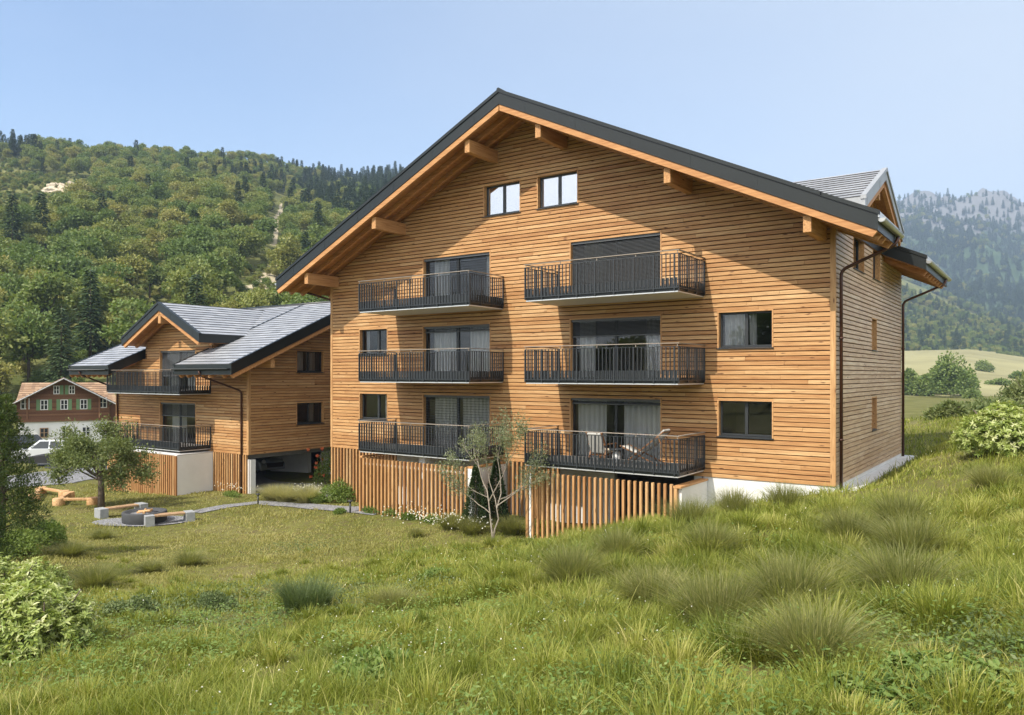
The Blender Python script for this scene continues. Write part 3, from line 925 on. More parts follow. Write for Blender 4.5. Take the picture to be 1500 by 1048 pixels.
sl = []
x = -22.72
while x < -17.25: sl.append((x, yF, gz(x, yF), 2.68, 'x')); x += .2
y = yF + .25
while y < YF - .1: sl.append((-22.75, y, gz(-22.75, y), 2.66, 'y')); y += .2
slat_fence('slat_screen', 'larch slat screen left of the leaning olive tree under the left balconies', None, sl,
           [((-22.75, yF + .06, 2.72), (-22.75, YF - .05, 2.72), .12, .07), ((-17.2, yF + .06, 2.66), (-17.2, YF - .05, 2.66), .26, .06)],
           walls=[(-17.32, -17.08, yF + .04, YF - .04, -.3, 2.62), (-22.55, -17.35, yF + .05, yF + .09, 2.42, 2.5)])
sl = []
x = -14.42
while x < -9.4: sl.append((x, yF, gz(x, yF), 2.71, 'x')); x += .2
slat_fence('slat_screen', 'larch slat screen right of the olive tree, half sunk behind the grass slope', None, sl,
           [((-14.62, yF - .05, 2.72), (-14.62, YF - .05, 2.72), .14, .07), ((-9.22, yF - .05, 2.64), (-9.22, YF - .05, 2.64), .26, .06)],
           posts=[(-14.68, -14.6, yF - .06, yF + .06, gz(-14.65, yF), 2.68), (-9.32, -9.22, yF - .06, yF + .06, gz(-9.3, yF), 2.6)],
           walls=[(-9.36, -9.12, yF + .08, YF - .04, .5, 2.6), (-14.56, -14.48, yF - .03, yF + .05, .2, 2.66)])
sl = []
x = XL + .06
while x < -22.9: sl.append((x, YF - .03, gz(x, YF), ZW - .01, 'x')); x += .2
slat_fence('slat_screen', 'narrow larch slat screen below the cladding at the left house corner', None, sl, [])
sl = []
x = -16.95
while x < -14.7: sl.append((x, YF - .03, gz(x, YF), ZW - .01, 'x')); x += .2
slat_fence('slat_screen', 'set back larch slat screen between the two pairs of balconies behind the olive tree', None, sl, [])

# ================================================================== SECOND BUILDING (left)
WY, WYB, WX0, WX1, WC = 23.5, 35.9, -45.0, -32.5, 29.7
WK, WEB = .445, 8.15
WZR = 6.49 + WK * WEB
DX = -38.6
wing = thing('timber_side_house', 'smaller larch clad house with slate roof and cross gable left of the big house', 'building', ((WX0 + WX1) / 2, WY, 0))
plW = lambda s, z, n: (s, WY - n, z)
plG = lambda s, z, n: (WX1 + n, s, z)


def extW(z):
    if z < 6.85: return [(WX0, WX1)]
    h = min(3.1, (9.82 - .5 - z) / .48)
    return [(DX - h, DX + h)] if h > .1 else []


def extG(z):
    h = min(WYB - WC, (WZR - .5 - z) / WK)
    return [(max(WY, WC - h), min(WYB, WC + h))] if h > .1 else []


dW = (-40.4, -36.95)
hW = [(dW[0], dW[1], 5.02, 7.36), (dW[0], dW[1], 2.2, 4.53)]
hG = [(26.4, 28.25, 6.14, 7.3), (26.4, 28.25, 3.4, 4.56)]
WZ = 2.05
cb = MB(); bk = MB(); cb2 = MB()
cladding(cb, bk, plW, extW, WZ, 9.4, hW, 5)
cladding(cb2, bk, plG, extG, WZ, WZR - .4, hG, 6)
bk.face((WX0, WY, WZ), (WX0, WYB, WZ), (WX0, WYB, 7), (WX0, WC, 9.5), (WX0, WY, 7))
bk.face((WX0, WYB, WZ), (WX1, WYB, WZ), (WX1, WYB, 7), (WX0, WYB, 7))
wall = bk.build('wall', M['dark'], wing)
cb.build('front_cladding', M['wood_x'], wall); cb2.build('side_cladding', M['wood_y'], wall)
cn = MB(); cn.ct = .65
cn.box(WX1 - .1, WX1 + .05, WY - .05, WY - .003, WZ, 7.1); cn.box(WX1 + .003, WX1 + .045, WY - .002, WY + .09, WZ, 7.1)
cn.build('corner_board', M['wood_z'], wall)
cn = MB(); cn.ct = .65; cn.box(WX0 - .03, WX0 + .08, WY - .05, WY - .003, WZ, 7.0); cn.build('corner_board', M['wood_z'], wall)
m = MB(); m.box(WX0, WX1 - .4, WY + .1, WYB, WZ - .25, WZ - .006); m.build('floor_slab', M['room'], wing)
window(wing, plW, *dW, 5.02, 7.36, curtains=((.1, .4), (.6, .95)), blind=.6, door=True)
window(wing, plW, *dW, 2.2, 4.53, curtains=((.15, .55),), blind=.3, door=True)
window(wing, plG, 26.4, 28.25, 6.14, 7.3, curtains=((.02, .4), (.5, .85)), ax='y')
window(wing, plG, 26.4, 28.25, 3.4, 4.56, curtains=((.55, .85),), ax='y')
for zb in (5.0, 2.17): balcony(wing, plW, -42.6, -35.65, zb, 1.75)
mpW = lambda a, b, z: (a, WC + b, z)
R = newroof(); wl = WC - WY + .08
roof_slope(R, mpW, -1, -42.15, -35.85, 0, 3.3, WZR, WK, (False, False))
roof_slope(R, mpW, -1, -46.6, -42.15, 0, WEB, WZR, WK)
roof_slope(R, mpW, -1, -35.85, -31.1, 0, WEB, WZR, WK)
roof_slope(R, mpW, 1, -46.6, -31.1, 0, WEB, WZR, WK)
rf = finish_roof(R, wing)
m = MB(); m.tube([(-46.64, WC, WZR + .02), (-31.06, WC, WZR + .02)], .07, 8); m.build('ridge_cap', M['black_metal'], rf)
for a in (-31.2, -31.85):
    rafter(wing, mpW, -1, a, .02, WEB - .02, WZR, WK)
    rafter(wing, mpW, 1, a, .02, WEB - .02, WZR, WK)
a = -32.9
while a > -46.6:
    if a > -35.8 or a < -42.2: rafter(wing, mpW, -1, a, 6.2, WEB - .02, WZR, WK)
    a -= .62
m = MB(); m.box(WX1 - .1, -31.28, 23.9, 24.12, 6.49 + WK * 2.4 - 1.2, 6.49 + WK * 2.4 - .76); m.build('purlin', M['beam_x'], wing, bevel=.008)
m = MB(); m.box(WX1 - .1, -31.28, WC - .1, WC + .1, WZR - 1.2, WZR - .72); m.build('purlin', M['beam_x'], wing, bevel=.008)
yE = WC - WEB
for a0, a1 in ((-46.5, -42.2), (-35.8, -31.2)):
    g = gutter(wing, (a0, yE - .08, 6.3), (a1, yE - .08, 6.3), .09, (0, 1))
    g.data.materials[0] = M['black_metal']
downpipe(wing, [(-33.6, yE - .06, 6.2), (-33.55, yE, 5.95), (-32.95, WY - .1, 5.2), (-32.95, WY - .1, -.1)])
downpipe(wing, [(-45.3, yE - .06, 6.2), (-45.2, yE, 6.0), (-44.75, WY - .1, 5.2), (-44.75, WY - .1, -.1)])
mpX = lambda a, b, z: (DX + b, a, z)
RD = newroof()
for sg in (-1, 1): roof_slope(RD, mpX, sg, 22.35, 29.2, 0, 3.7, 9.82, .48, (True, False), th=.42)
dr = RD['slate'].build('dormer', [M['slate'], M['slate_edge_shadow']], wing)
RD['metal'].build('dormer_fascia', M['black_metal'], dr); RD['soffit'].build('dormer_soffit', M['soffit'], dr)
for sg in (-1, 1):
    for a in (22.46, 23.1):
        rafter(dr, mpX, sg, a, .02, 3.6, 9.82, .48, th=.45)
m = MB(); m.box(DX - .12, DX + .12, 22.4, WY + .1, 8.72, 9.2); m.build('dormer_purlin', M['beam_y'], dr, bevel=.008)
for xx in (-41.85, -35.42):     # dormer cheeks
    m = MB(); z = 6.9
    while z < 8.3:
        m.ct = random.random(); m.box(xx - .06, xx + .0, WY + .02, 27.5, z, z + .115); z += PITCH
    m.build('dormer_cheek', M['wood_y'], dr)
# garage below: pillar, inner walls
m = MB(); m.box(WX1 - .35, WX1 - .02, WY + .12, WY + .42, -.4, WZ - .26); m.build('column', M['plaster'], wing)
m = MB(); m.box(-38.8, -35.4, 29.6, 29.85, -.4, WZ - .26); m.box(-34.4, -33.4, 29.7, 29.9, -.4, WZ - .26); m.build('garage_wall', M['plaster'], wing)
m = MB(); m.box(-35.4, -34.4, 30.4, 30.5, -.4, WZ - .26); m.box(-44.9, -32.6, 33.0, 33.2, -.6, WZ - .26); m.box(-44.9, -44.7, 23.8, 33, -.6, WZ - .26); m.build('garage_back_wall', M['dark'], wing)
m = MB(); m.box(-41.9, -35.72, WY - .02 - .1, WY + .02, -.4, WZ - .02); m.build('basement_wall', M['room'], wing)
# storage bay under the wing balcony
bay = thing('storage_bay', 'larch slat storage bay with white plastered end wall below the side house balconies', 'storage bay', (-38.8, 21.4, 0))
m = MB(); rg = random.Random(3); x = -41.85
while x < -35.38:
    m.ct = rg.gauss(.5, .2); m.box(x - .05, x + .05, 21.36, 21.44, gz(x, 21.4), 2.0); x += .19
y = 21.6
while y < 23.3: m.box(-41.94, -41.86, y - .05, y + .05, gz(-41.9, y), 2.0); y += .19
m.build('slats', M['wood_z'], bay)
m = MB(); m.box(-35.62, -35.38, 21.46, WY - .06, gz(-35.5, 22, .5), 2.0); m.build('end_wall', M['plaster'], bay)
m = MB(); m.box(-41.8, -35.38, 21.47, WY - .06, 2.004, 2.06); m.build('roof_slab', M['concrete'], bay)
m = MB(); m.box(-41.8, -35.64, 21.9, 22.0, -.4, 1.99); m.build('back_panel', M['dark'], bay)
sl = []; x = -35.3
while x < WX1 + .02: sl.append((x, WY - .03, gz(x, WY), WZ - .01, 'x')); x += .19
slat_fence('slat_screen', 'larch slat screen between the white bay wall and the garage opening', None, sl, [])

# ================================================================== old chalet and cars
E1 = np.array([CS, SN, 0]); E2 = np.array([-SN, CS, 0]); E3 = np.array([0, 0, 1.])


def frame(px, d, rot=0, z=None):
    x, y = at(px, d); zz = h1(x, y) if z is None else z
    c, s = math.cos(rot), math.sin(rot)
    a = E1 * c + E2 * s; b = -E1 * s + E2 * c; o = np.array([x, y, zz])
    return o, (lambda p, q, r: tuple(o + a * p + b * q + E3 * r))


o, T = frame(94, 72, .53, -.55)
ch = thing('old_chalet', 'old dark wooden chalet with green shutters and white ground floor', 'chalet', tuple(o))
plC = lambda s, z, n: T(s, -n, z)
m = MB(); m.hexa([T(-3.6, .02, 0), T(3.6, .02, 0), T(3.6, 8, 0), T(-3.6, 8, 0), T(-3.6, .02, 2.3), T(3.6, .02, 2.3), T(3.6, 8, 2.3), T(-3.6, 8, 2.3)]); m.build('ground_floor', M['plaster'], ch)
m = MB(); hw = 3.75; rg = random.Random(9); z = 2.3
wall = MB(); wall.face(T(-hw, .04, 2.28), T(hw, .04, 2.28), T(hw, .04, 3.9), T(0, .04, 6.1), T(-hw, .04, 3.9)); wall.face(T(-hw, .04, 2.28), T(-hw, 8, 2.28), T(-hw, 8, 3.9), T(-hw, .04, 3.9)); wall.face(T(hw, .04, 2.28), T(hw, 8, 2.28), T(hw, 8, 3.9), T(hw, .04, 3.9))
wall.face(T(-hw, .04, 2.28), T(hw, .04, 2.28), T(hw, 8, 2.28), T(-hw, 8, 2.28))
w = wall.build('timber_wall', M['old_wood'], ch)
while z < 6.0:
    h = hw if z < 3.9 else hw * (6.1 - z) / 2.2
    m.ct = rg.random(); m.pbox(plC, -h, h, z, z + .15, 0, .05); z += .165
m.build('planks', M['old_wood'], w)
m = MB(); m.pbox(plC, -3.7, 3.7, 2.22, 2.34, .03, .14); m.pbox(plC, -2.2, .1, 3.0, 3.06, .06, .12); m.build('sill_beam', M['old_wood'], ch)
tl = MB(); 
for sg in (-1, 1):
    b = 4.25
    n = 14
    for i in range(n):
        b0, b1 = b * i / n, b * (i + 1) / n
        for q in range(20):
            y0, y1 = -1.1 + q * .48, -1.1 + (q + 1) * .48
            tl.ct = rg.random(); z0, z1 = 6.3 - .57 * b0, 6.3 - .57 * b1
            tl.face(T(sg * b1, y0, z1 + .05), T(sg * b1, y1, z1 + .05), T(sg * b0, y1, z0), T(sg * b0, y0, z0)); tl.face(T(sg * b1, y0, z1), T(sg * b1, y1, z1), T(sg * b1, y1, z1 + .05), T(sg * b1, y0, z1 + .05))
    tl.hexa([T(0, -1.08, 6.12), T(0, 8.4, 6.12), T(sg * b, 8.4, 3.7), T(sg * b, -1.08, 3.7), T(0, -1.08, 6.28), T(0, 8.4, 6.28), T(sg * b, 8.4, 3.86), T(sg * b, -1.08, 3.86)])
r = tl.build('roof', M['tiles'], ch)
# cross roof behind the front gable
tl = MB()
for i in range(10):
    f0, f1 = i / 10, (i + 1) / 10
    for q in range(26):
        x0, x1 = -3.6 + q * .3, -3.6 + (q + 1) * .3
        x0, x1 = x0 * (1 + .12 * (1 - f0)), x1 * (1 + .12 * (1 - f0))
        tl.ct = rg.random(); tl.face(T(x0, 3.2 + f0 * 4, 3.7 + 2.1 * f0), T(x1, 3.2 + f0 * 4, 3.7 + 2.1 * f0), T(x1 * .99, 3.2 + f1 * 4, 3.7 + 2.1 * f1 - .03), T(x0 * .99, 3.2 + f1 * 4, 3.7 + 2.1 * f1 - .03))
tl.face(T(-3.6, 7.2, 5.77), T(4.2, 7.2, 5.77), T(4.6, 11, 3.7), T(-4, 11, 3.7))
tl.build('rear_roof', M['tiles'], ch)
for sg in (-1, 1):
    m = MB(); m.beam(T(0, -1.13, 6.22), T(sg * 4.3, -1.13, 3.77), .05, .26, tuple(E2 * -1)); m.build('bargeboard', M['drip'], ch)
    m = MB(); m.beam(T(sg * 2.9, -.6, 2.5), T(sg * 2.9, -.6, 4.4), .12, .12, tuple(E1)); m.build('post', M['old_wood'], ch)


def cwin(s, z, w, h, shutters=True, par=None, fm='white'):
    m = MB(); m.pbox(plC, s - w / 2, s + w / 2, z, z + .07, .05, .1); m.pbox(plC, s - w / 2, s + w / 2, z + h - .07, z + h, .05, .1)
    for q in (-w / 2 + .035, 0, w / 2 - .035): m.pbox(plC, s + q - .035, s + q + .035, z + .07, z + h - .07, .05, .098)
    m.pbox(plC, s - w / 2 + .07, s + w / 2 - .07, z + h * .5 - .02, z + h * .5 + .02, .052, .094)
    f = m.build('window', M[fm], ch)
    g = MB(); g.face(plC(s - w / 2, z, .06), plC(s + w / 2, z, .06), plC(s + w / 2, z + h, .06), plC(s - w / 2, z + h, .06)); g.build('pane', M['pane_dark'], f)
    if shutters:
        for q in (-1, 1):
            if shutters == 'in' and q * s > 0: continue
            m = MB(); c = s + q * (w / 2 + .17); m.pbox(plC, c - .14, c + .14, z - .03, z + h + .03, .055, .095)
            for k in range(8): m.pbox(plC, c - .1, c + .1, z + .05 + k * h / 8.3, z + .09 + k * h / 8.3, .095, .11)
            m.build('shutter', M['green_paint'], f)


t_ = NT('dark_window_pane'); t_.pbr((.03, .035, .04), .08, 0, .7); M['pane_dark'] = t_.m
for s in (-1.6, 0, 1.6): cwin(s, 3.3, .62, .95)
cwin(-3.1, 3.4, .7, 1.0, False); cwin(2.9 + .3, 3.4, .7, 1.0, False)
cwin(-.62, 4.75, .5, .8, 'in'); cwin(.62, 4.75, .5, .8, 'in')
cwin(-1.6, .75, .7, .9, False, fm='bench_wood'); cwin(.1, .6, .62, 1.1, False); cwin(1.8, .75, .7, .9, False)
# annex roof at right
o, T = frame(173, 80, .45, -.5)
an = thing('chalet_annex', 'small dark timber annex half hidden behind the side house wall', 'annex', tuple(o))
m = MB(); m.hexa([T(-1.9, 0, 0), T(3, 0, 0), T(3, 5, 0), T(-1.9, 5, 0), T(-1.9, 0, 3.0), T(3, 0, 4.6), T(3, 5, 4.6), T(-1.9, 5, 3.0)]); m.build('wall', M['old_wood'], an)
m = MB(); m.hexa([T(-2.5, -.6, 3.2), T(3, -.6, 5.0), T(3, 5.4, 5.0), T(-2.5, 5.4, 3.2), T(-2.5, -.6, 3.4), T(3, -.6, 5.2), T(3, 5.4, 5.2), T(-2.5, 5.4, 3.4)]); m.build('roof', M['tiles'], an)
m = MB(); m.beam(T(-2.55, -.64, 3.32), T(3, -.64, 5.12), .05, .22, tuple(E2 * -1)); m.build('bargeboard', M['drip'], an)

CARP = {}


def car_paint(c):
    t = NT('car_paint'); p = t.pbr(c, .25, .3, .6); p.inputs['Coat Weight'].default_value = .8; return t.m


def car(px, d, rot, label, paint, name='parked_car', L=4.6, Wd=1.85, Hh=1.62, est=True):
    o, T = frame(px, d, rot)
    t = thing(name, label, 'car', tuple(o))
    # side profile (x from nose to tail, z), lofted across the width with tumblehome
    low = [(-.5, .28), (-.5, .55), (-.47, .78), (-.36, .90), (-.22, .98), (-.2, .98), (.42, 1.0), (.49, .96), (.5, .62), (.49, .3)]
    prof = [(x * L, z * Hh / 1.62) for x, z in low]
    m = MB(); ys = [(-.5, .93), (-.47, 1), (0, 1.01), (.47, 1), (.5, .93)]
    n = len(prof)
    for yy, s in ys:
        for x, z in prof: m.v.append(T(x * (.985 if abs(yy) > .48 else 1), yy * Wd, .28 + (z - .28) * s))
    for i in range(len(ys) - 1):
        for k in range(n):
            m.f.append((i * n + k, i * n + (k + 1) % n, (i + 1) * n + (k + 1) % n, (i + 1) * n + k)); m.m.append(0); m.t.append(.5); m.sm.append(False)
    m.f.append(tuple(range(n))); m.f.append(tuple(range((len(ys) - 1) * n, len(ys) * n))); m.m += [0, 0]; m.t += [.5, .5]; m.sm += [False, False]
    body = m.build('body', paint, t, bevel=.05)
    zr = Hh; zb = .97 * Hh / 1.62
    bx = [(-.24, zb), (-.07, zr - .03), (.1, zr), (.36, zr - .05), (.47, zb + .02)]
    m = MB()
    for sgn, ww in ((-1, .5), (1, .5)):
        for x, z in bx: m.v.append(T(x * L, sgn * Wd * (.47 if z < zb + .1 else .39), z))
    k = len(bx)
    for i in range(k - 1): m.f.append((i, i + 1, k + i + 1, k + i))
    m.f.append(tuple(range(k))); m.f.append(tuple(range(k, 2 * k)))
    m.m += [0] * len(m.f); m.t += [.5] * len(m.f); m.sm += [False] * len(m.f)
    cab = m.build('cabin', paint, t, bevel=.04)
    for sgn in (-1, 1):
        for x0, x1, x2, x3 in ((-.19, .07, .07, -.065), (.09, .27, .26, .09), (.29, .42, .36, .28)):
            m = MB(); f = lambda x, h: T(x * L, sgn * Wd * (.468 - .075 * h) + sgn * .012, zb + .03 + (zr - zb - .13) * h)
            m.face(f(x0, 0), f(x1, 0), f(x2, 1), f(x3, 1)); m.build('side_window', M['pane_dark'], cab)
    m = MB(); f = lambda q, h: T((-.245 + .165 * h) * L - .02, q * Wd * (.43 - .06 * h), zb + .02 + (zr - zb - .08) * h + .012)
    m.face(f(-1, .05), f(1, .05), f(1, .95), f(-1, .95)); m.build('windscreen', M['pane_dark'], cab)
    for sx in (-.31, .3):
        for sy in (-1, 1):
            c = T(sx * L, sy * Wd * .45, .33); ax = np.array(T(0, 1, 0)) - np.array(T(0, 0, 0))
            c = np.array(c); m = MB(); m.tube([c - ax * .12, c - ax * .1, c + ax * .1, c + ax * .12], [.29, .33, .33, .29], 18); wl_ = m.build('wheel', M['tyre'], t)
            m = MB(); m.tube([c + ax * .10 * sy, c + ax * .128 * sy], [.2, .17], 14); m.build('rim', M['drip'], wl_)
    for sy in (-1, 1):
        m = MB(); c = np.array(T(-.485 * L, sy * Wd * .36, .78)); m.tube([c - E3 * 0 + (np.array(T(.05, 0, 0)) - np.array(T(0, 0, 0))), c - (np.array(T(.06, 0, 0)) - np.array(T(0, 0, 0)))], [.13, .09], 10); m.build('headlight', M['white'], t)
    m = MB(); m.hexa([T(-.505 * L, -.5, .42), T(-.505 * L, .5, .42), T(-.47 * L, .5, .42), T(-.47 * L, -.5, .42), T(-.505 * L, -.55, .68), T(-.505 * L, .55, .68), T(-.47 * L, .55, .68), T(-.47 * L, -.55, .68)]); m.build('grille', M['dark'], t)
    return t


car(72, 58, .12, 'white estate car parked before the old chalet behind the garden tree', car_paint((.75, .77, .8)))
car(18, 64, .9, 'dark car partly hidden by the conifer at the left edge', car_paint((.03, .035, .045)))
o_, T_ = frame(80, 54, 0)
car(377, 47.0, PI - 1.05 + .25, 'silver car parked in the dark garage under the side house', car_paint((.42, .44, .46)))
# dark boat trailer cover in front of the white car
o, T = frame(78, 53, .05)
t = thing('covered_trailer', 'long low trailer under a black cover in front of the white car', 'trailer', tuple(o))
m = MB(); pr = [(-1.75, .35), (-1.7, .62), (-.9, .78), (.6, .98), (1.75, 1.05), (1.85, .5), (1.8, .32)]
for q in (-.8, -.55, .55, .8):
    for x, z in pr: m.v.append(T(x, q, z if abs(q) < .7 else .3 + (z - .3) * .75))
n = len(pr)
for i in range(3):
    for k in range(n): m.f.append((i * n + k, i * n + (k + 1) % n, (i + 1) * n + (k + 1) % n, (i + 1) * n + k))
m.f.append(tuple(range(n))); m.f.append(tuple(range(3 * n, 4 * n))); m.m = [0] * len(m.f); m.t = [.5] * len(m.f); m.sm = [False] * len(m.f)
m.build('cover', M['tyre'], t, bevel=.05)
for sx in (.5, 1.0):
    for sy in (-.8, .8):
        m = MB(); c = np.array(T(sx, sy, .25)); ax = (np.array(T(0, .1, 0)) - np.array(T(0, 0, 0))); m.tube([c - ax, c + ax], .25, 14); m.build('wheel', M['tyre'], t)

# ================================================================== garden furniture
def bench(px0, py0, px1, py1, label):
    a = gnd(px0, py0); b = gnd(px1, py1); A_ = np.array(a[:3]); B_ = np.array(b[:3]); dv = (B_ - A_); dv[2] = 0; L = np.linalg.norm(dv); dv /= L
    nv = np.array([-dv[1], dv[0], 0]); c = (A_ + B_) / 2; z0 = min(a[2], b[2])
    t = thing('garden_bench', label, 'bench', tuple(c), 'benches at the fire bowl')
    for e, s in ((A_, 1), (B_, -1)):
        q = e + dv * s * .15; m = MB(); m.beam(q - nv * .28 + E3 * (z0 + .16 - q[2]), q + nv * .28 + E3 * (z0 + .16 - q[2]), .34, .52); m.build('foot', M['foot'], t, bevel=.012)
    for k in (-1, 0, 1):
        m = MB(); m.ct = .4 + .2 * k; q0 = A_ + nv * k * .15 + dv * .34; q1 = B_ + nv * k * .15 - dv * .34; zz = z0 + .375
        m.beam((q0[0], q0[1], zz), (q1[0], q1[1], zz), .13, .07); m.build('plank', M['bench_wood'], t, bevel=.006)
    return t


bench(143, 760, 212, 751, 'bench with stone feet behind the fire bowl, nearest the garden tree')
bench(212, 771, 283, 763, 'bench with stone feet in front of the fire bowl, nearest the lawn')
x, y, z, d = gnd(212, 765)
t = thing('fire_bowl', 'round dark concrete fire bowl on the gravel patch between two benches', 'fire bowl', (x, y, z))
m = MB(); m.lathe((x, y, z - .03), [(.78, 0), (.82, .06), (.84, .44), (.82, .47), (.70, .47), (.66, .4), (.0, .36)], 40); m.build('bowl', M['fire_bowl'], t)
m = MB(); m.lathe((x, y, z - .03), [(.62, .385), (.0, .43)], 20); m.build('ash_bed', M['gravel'], t)
for k in range(3):
    m = MB(); a = k * 1.1 + .3; m.tube([(x - .3 * math.cos(a), y - .3 * math.sin(a), z + .4), (x + .3 * math.cos(a), y + .3 * math.sin(a), z + .46)], .05, 8); m.build('firewood', M['log'], t)


def log_bench(pts, label):
    G = [np.array(gnd(*p)[:3]) for p in pts]; c = sum(G) / len(G)
    t = thing('log_bench', label, 'log bench', tuple(c), 'zigzag log benches on the lawn')
    for g in G:
        m = MB(); m.ct = random.random(); m.lathe((g[0], g[1], g[2] - .05), [(.25, 0), (.26, .1), (.25, .37), (.235, .39)], 18); m.build('stump', M['log'], t)
    for a, b in zip(G, G[1:]):
        m = MB(); m.ct = .6; m.beam(a + E3 * .27, b + E3 * .27, .2, .11); m.build('beam_seat', M['log'], t, bevel=.02)


log_bench([(101, 731), (86, 741), (136, 740)], 'pale log bench on round stumps left of the garden tree trunk')
log_bench([(50, 735), (60, 723), (94, 729)], 'pale log bench on round stumps farther left by the conifer')

for px, py, lb_ in ((378, 740, 'black bollard lamp at the path near the garage opening'), (513, 752, 'black bollard lamp at the path beside the left slat screen')):
    x, y, z, d = gnd(px, py)
    t = thing('bollard_lamp', lb_, 'bollard lamp', (x, y, z), 'bollard lamps along the path')
    m = MB(); m.tube([(x, y, z - .05), (x, y, z + .44)], .035, 10); m.build('post', M['frame'], t)
    m = MB(); m.lathe((x, y, z + .44), [(.035, 0), (.1, .02), (.11, .05), (.06, .08), (0, .085)], 16); m.build('cap', M['frame'], t)

# ================================================================== ground, paths
def axis(lo, hi, f0, f1, st):
    a = list(np.arange(f0, f1, st)); s = st
    v = f1
    while v < hi: a.append(v); s *= 1.16; v += s
    s = st; v = f0 - st
    while v > lo: a.insert(0, v); s *= 1.16; v -= s
    return np.array(a)


ax_ = axis(-4500, 4500, -62, 32, .45); ay_ = axis(-4500, 4500, -10, 60, .45)
gx, gy = np.meshgrid(ax_, ay_, indexing='ij'); gzv = H(gx, gy)
# keep the soil below the floors inside the buildings and dig the balcony bays level
ins = (gx > -26.6) & (gx < XR - .3) & (gy > YF + .2) & (gy < YB - .3); gzv = np.where(ins, np.minimum(gzv, .1), gzv)
nx, ny = gx.shape; V = np.stack([gx, gy, gzv], -1).reshape(-1, 3)
idx = np.arange(nx * ny).reshape(nx, ny)
Q = np.stack([idx[:-1, :-1], idx[1:, :-1], idx[1:, 1:], idx[:-1, 1:]], -1).reshape(-1, 4)
setting(npmesh('ground', V, Q, mats=[M['ground']], smooth_=True))


def strip(name, pts, w, mat, lift=.03):
    P_ = []
    G = [gnd(*p)[:2] for p in pts]
    for (a, b) in zip(G, G[1:]):
        n = max(2, int(math.hypot(b[0] - a[0], b[1] - a[1]) / .4))
        P_ += [(a[0] + (b[0] - a[0]) * i / n, a[1] + (b[1] - a[1]) * i / n) for i in range(n)]
    P_.append(G[-1]); v = []; ws = w if isinstance(w, (list, tuple)) else [w, w]
    for i, p in enumerate(P_):
        q = P_[min(i + 1, len(P_) - 1)]; r_ = P_[max(i - 1, 0)]; dx, dy = q[0] - r_[0], q[1] - r_[1]; L = math.hypot(dx, dy) or 1
        ww = (ws[0] + (ws[-1] - ws[0]) * i / (len(P_) - 1)) * (1 + .05 * math.sin(i * .9))
        for k in range(7):
            f = (k / 6 - .5) * ww; v.append((p[0] - dy / L * f, p[1] + dx / L * f))
    v = np.array(v); z = H(v[:, 0], v[:, 1]) + lift
    q = [(i * 7 + k, i * 7 + k + 1, i * 7 + 8 + k, i * 7 + 7 + k) for i in range(len(P_) - 1) for k in range(6)]
    return setting(npmesh(name, np.c_[v, z], q, mats=[mat], smooth_=True))


PATHS = []


def disc(name, c, rx, ry, ang, mat, lift=.035):
    v = [(c[0], c[1])]; q = []; tr_ = []; n = 40; rings = 8
    for i in range(1, rings + 1):
        for k in range(n):
            a = 2 * PI * k / n; f = i / rings; p = (rx * math.cos(a) * f, ry * math.sin(a) * f)
            v.append((c[0] + p[0] * math.cos(ang) - p[1] * math.sin(ang), c[1] + p[0] * math.sin(ang) + p[1] * math.cos(ang)))
    for k in range(n): tr_.append((0, 1 + k, 1 + (k + 1) % n))
    for i in range(rings - 1):
        for k in range(n):
            a = 1 + i * n; q.append((a + k, a + n + k, a + n + (k + 1) % n, a + (k + 1) % n))
    v = np.array(v); z = H(v[:, 0], v[:, 1]) + lift
    return setting(npmesh(name, np.c_[v, z], q, tr_, mats=[mat], smooth_=True))


fc = gnd(212, 765)
disc('fire_place_paving', fc[:2], 1.95, 1.05, YAW + .15, M['cobble'])
strip('garden_path', [(285, 752), (335, 742), (380, 737), (440, 741), (500, 746), (560, 752)], [.8, 1.1], M['cobble'])
strip('access_road', [(-60, 712), (60, 702), (120, 692), (165, 700)], [5.5, 4.5], M['cobble'])
strip('forecourt', [(165, 694), (110, 676), (20, 672), (-80, 675)], [5.0, 6.0], M['asphalt'], .025)
v = [(-45.5, 21.5), (-44.5, 33), (-32.3, 33), (-27.2, 33), (-27.2, 24.4), (-32.2, 24.0), (-32.6, 23.9), (-44, 23.9)]
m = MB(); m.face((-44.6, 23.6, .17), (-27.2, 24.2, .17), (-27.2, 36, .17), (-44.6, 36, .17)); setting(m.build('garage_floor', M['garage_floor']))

# ================================================================== vegetation kit
def rnd_unit(n, rg):
    v = rg.normal(size=(n, 3)); return v / np.linalg.norm(v, axis=1, keepdims=True)


def rhombs(p, t, n, L, Wd, fold=.0):
    """leaf quads from base points p, growing along t, facing n"""
    t = t / np.linalg.norm(t, axis=1, keepdims=True); w = np.cross(t, n); w /= np.maximum(np.linalg.norm(w, axis=1, keepdims=True), 1e-6)
    L = np.broadcast_to(L, (len(p),))[:, None]; Wd = np.broadcast_to(Wd, (len(p),))[:, None]
    v = np.stack([p, p + t * L * .45 + w * Wd * .5, p + t * L - np.cross(w, t) * 0, p + t * L * .45 - w * Wd * .5], 1)
    return v.reshape(-1, 3), np.arange(len(p) * 4).reshape(-1, 4)


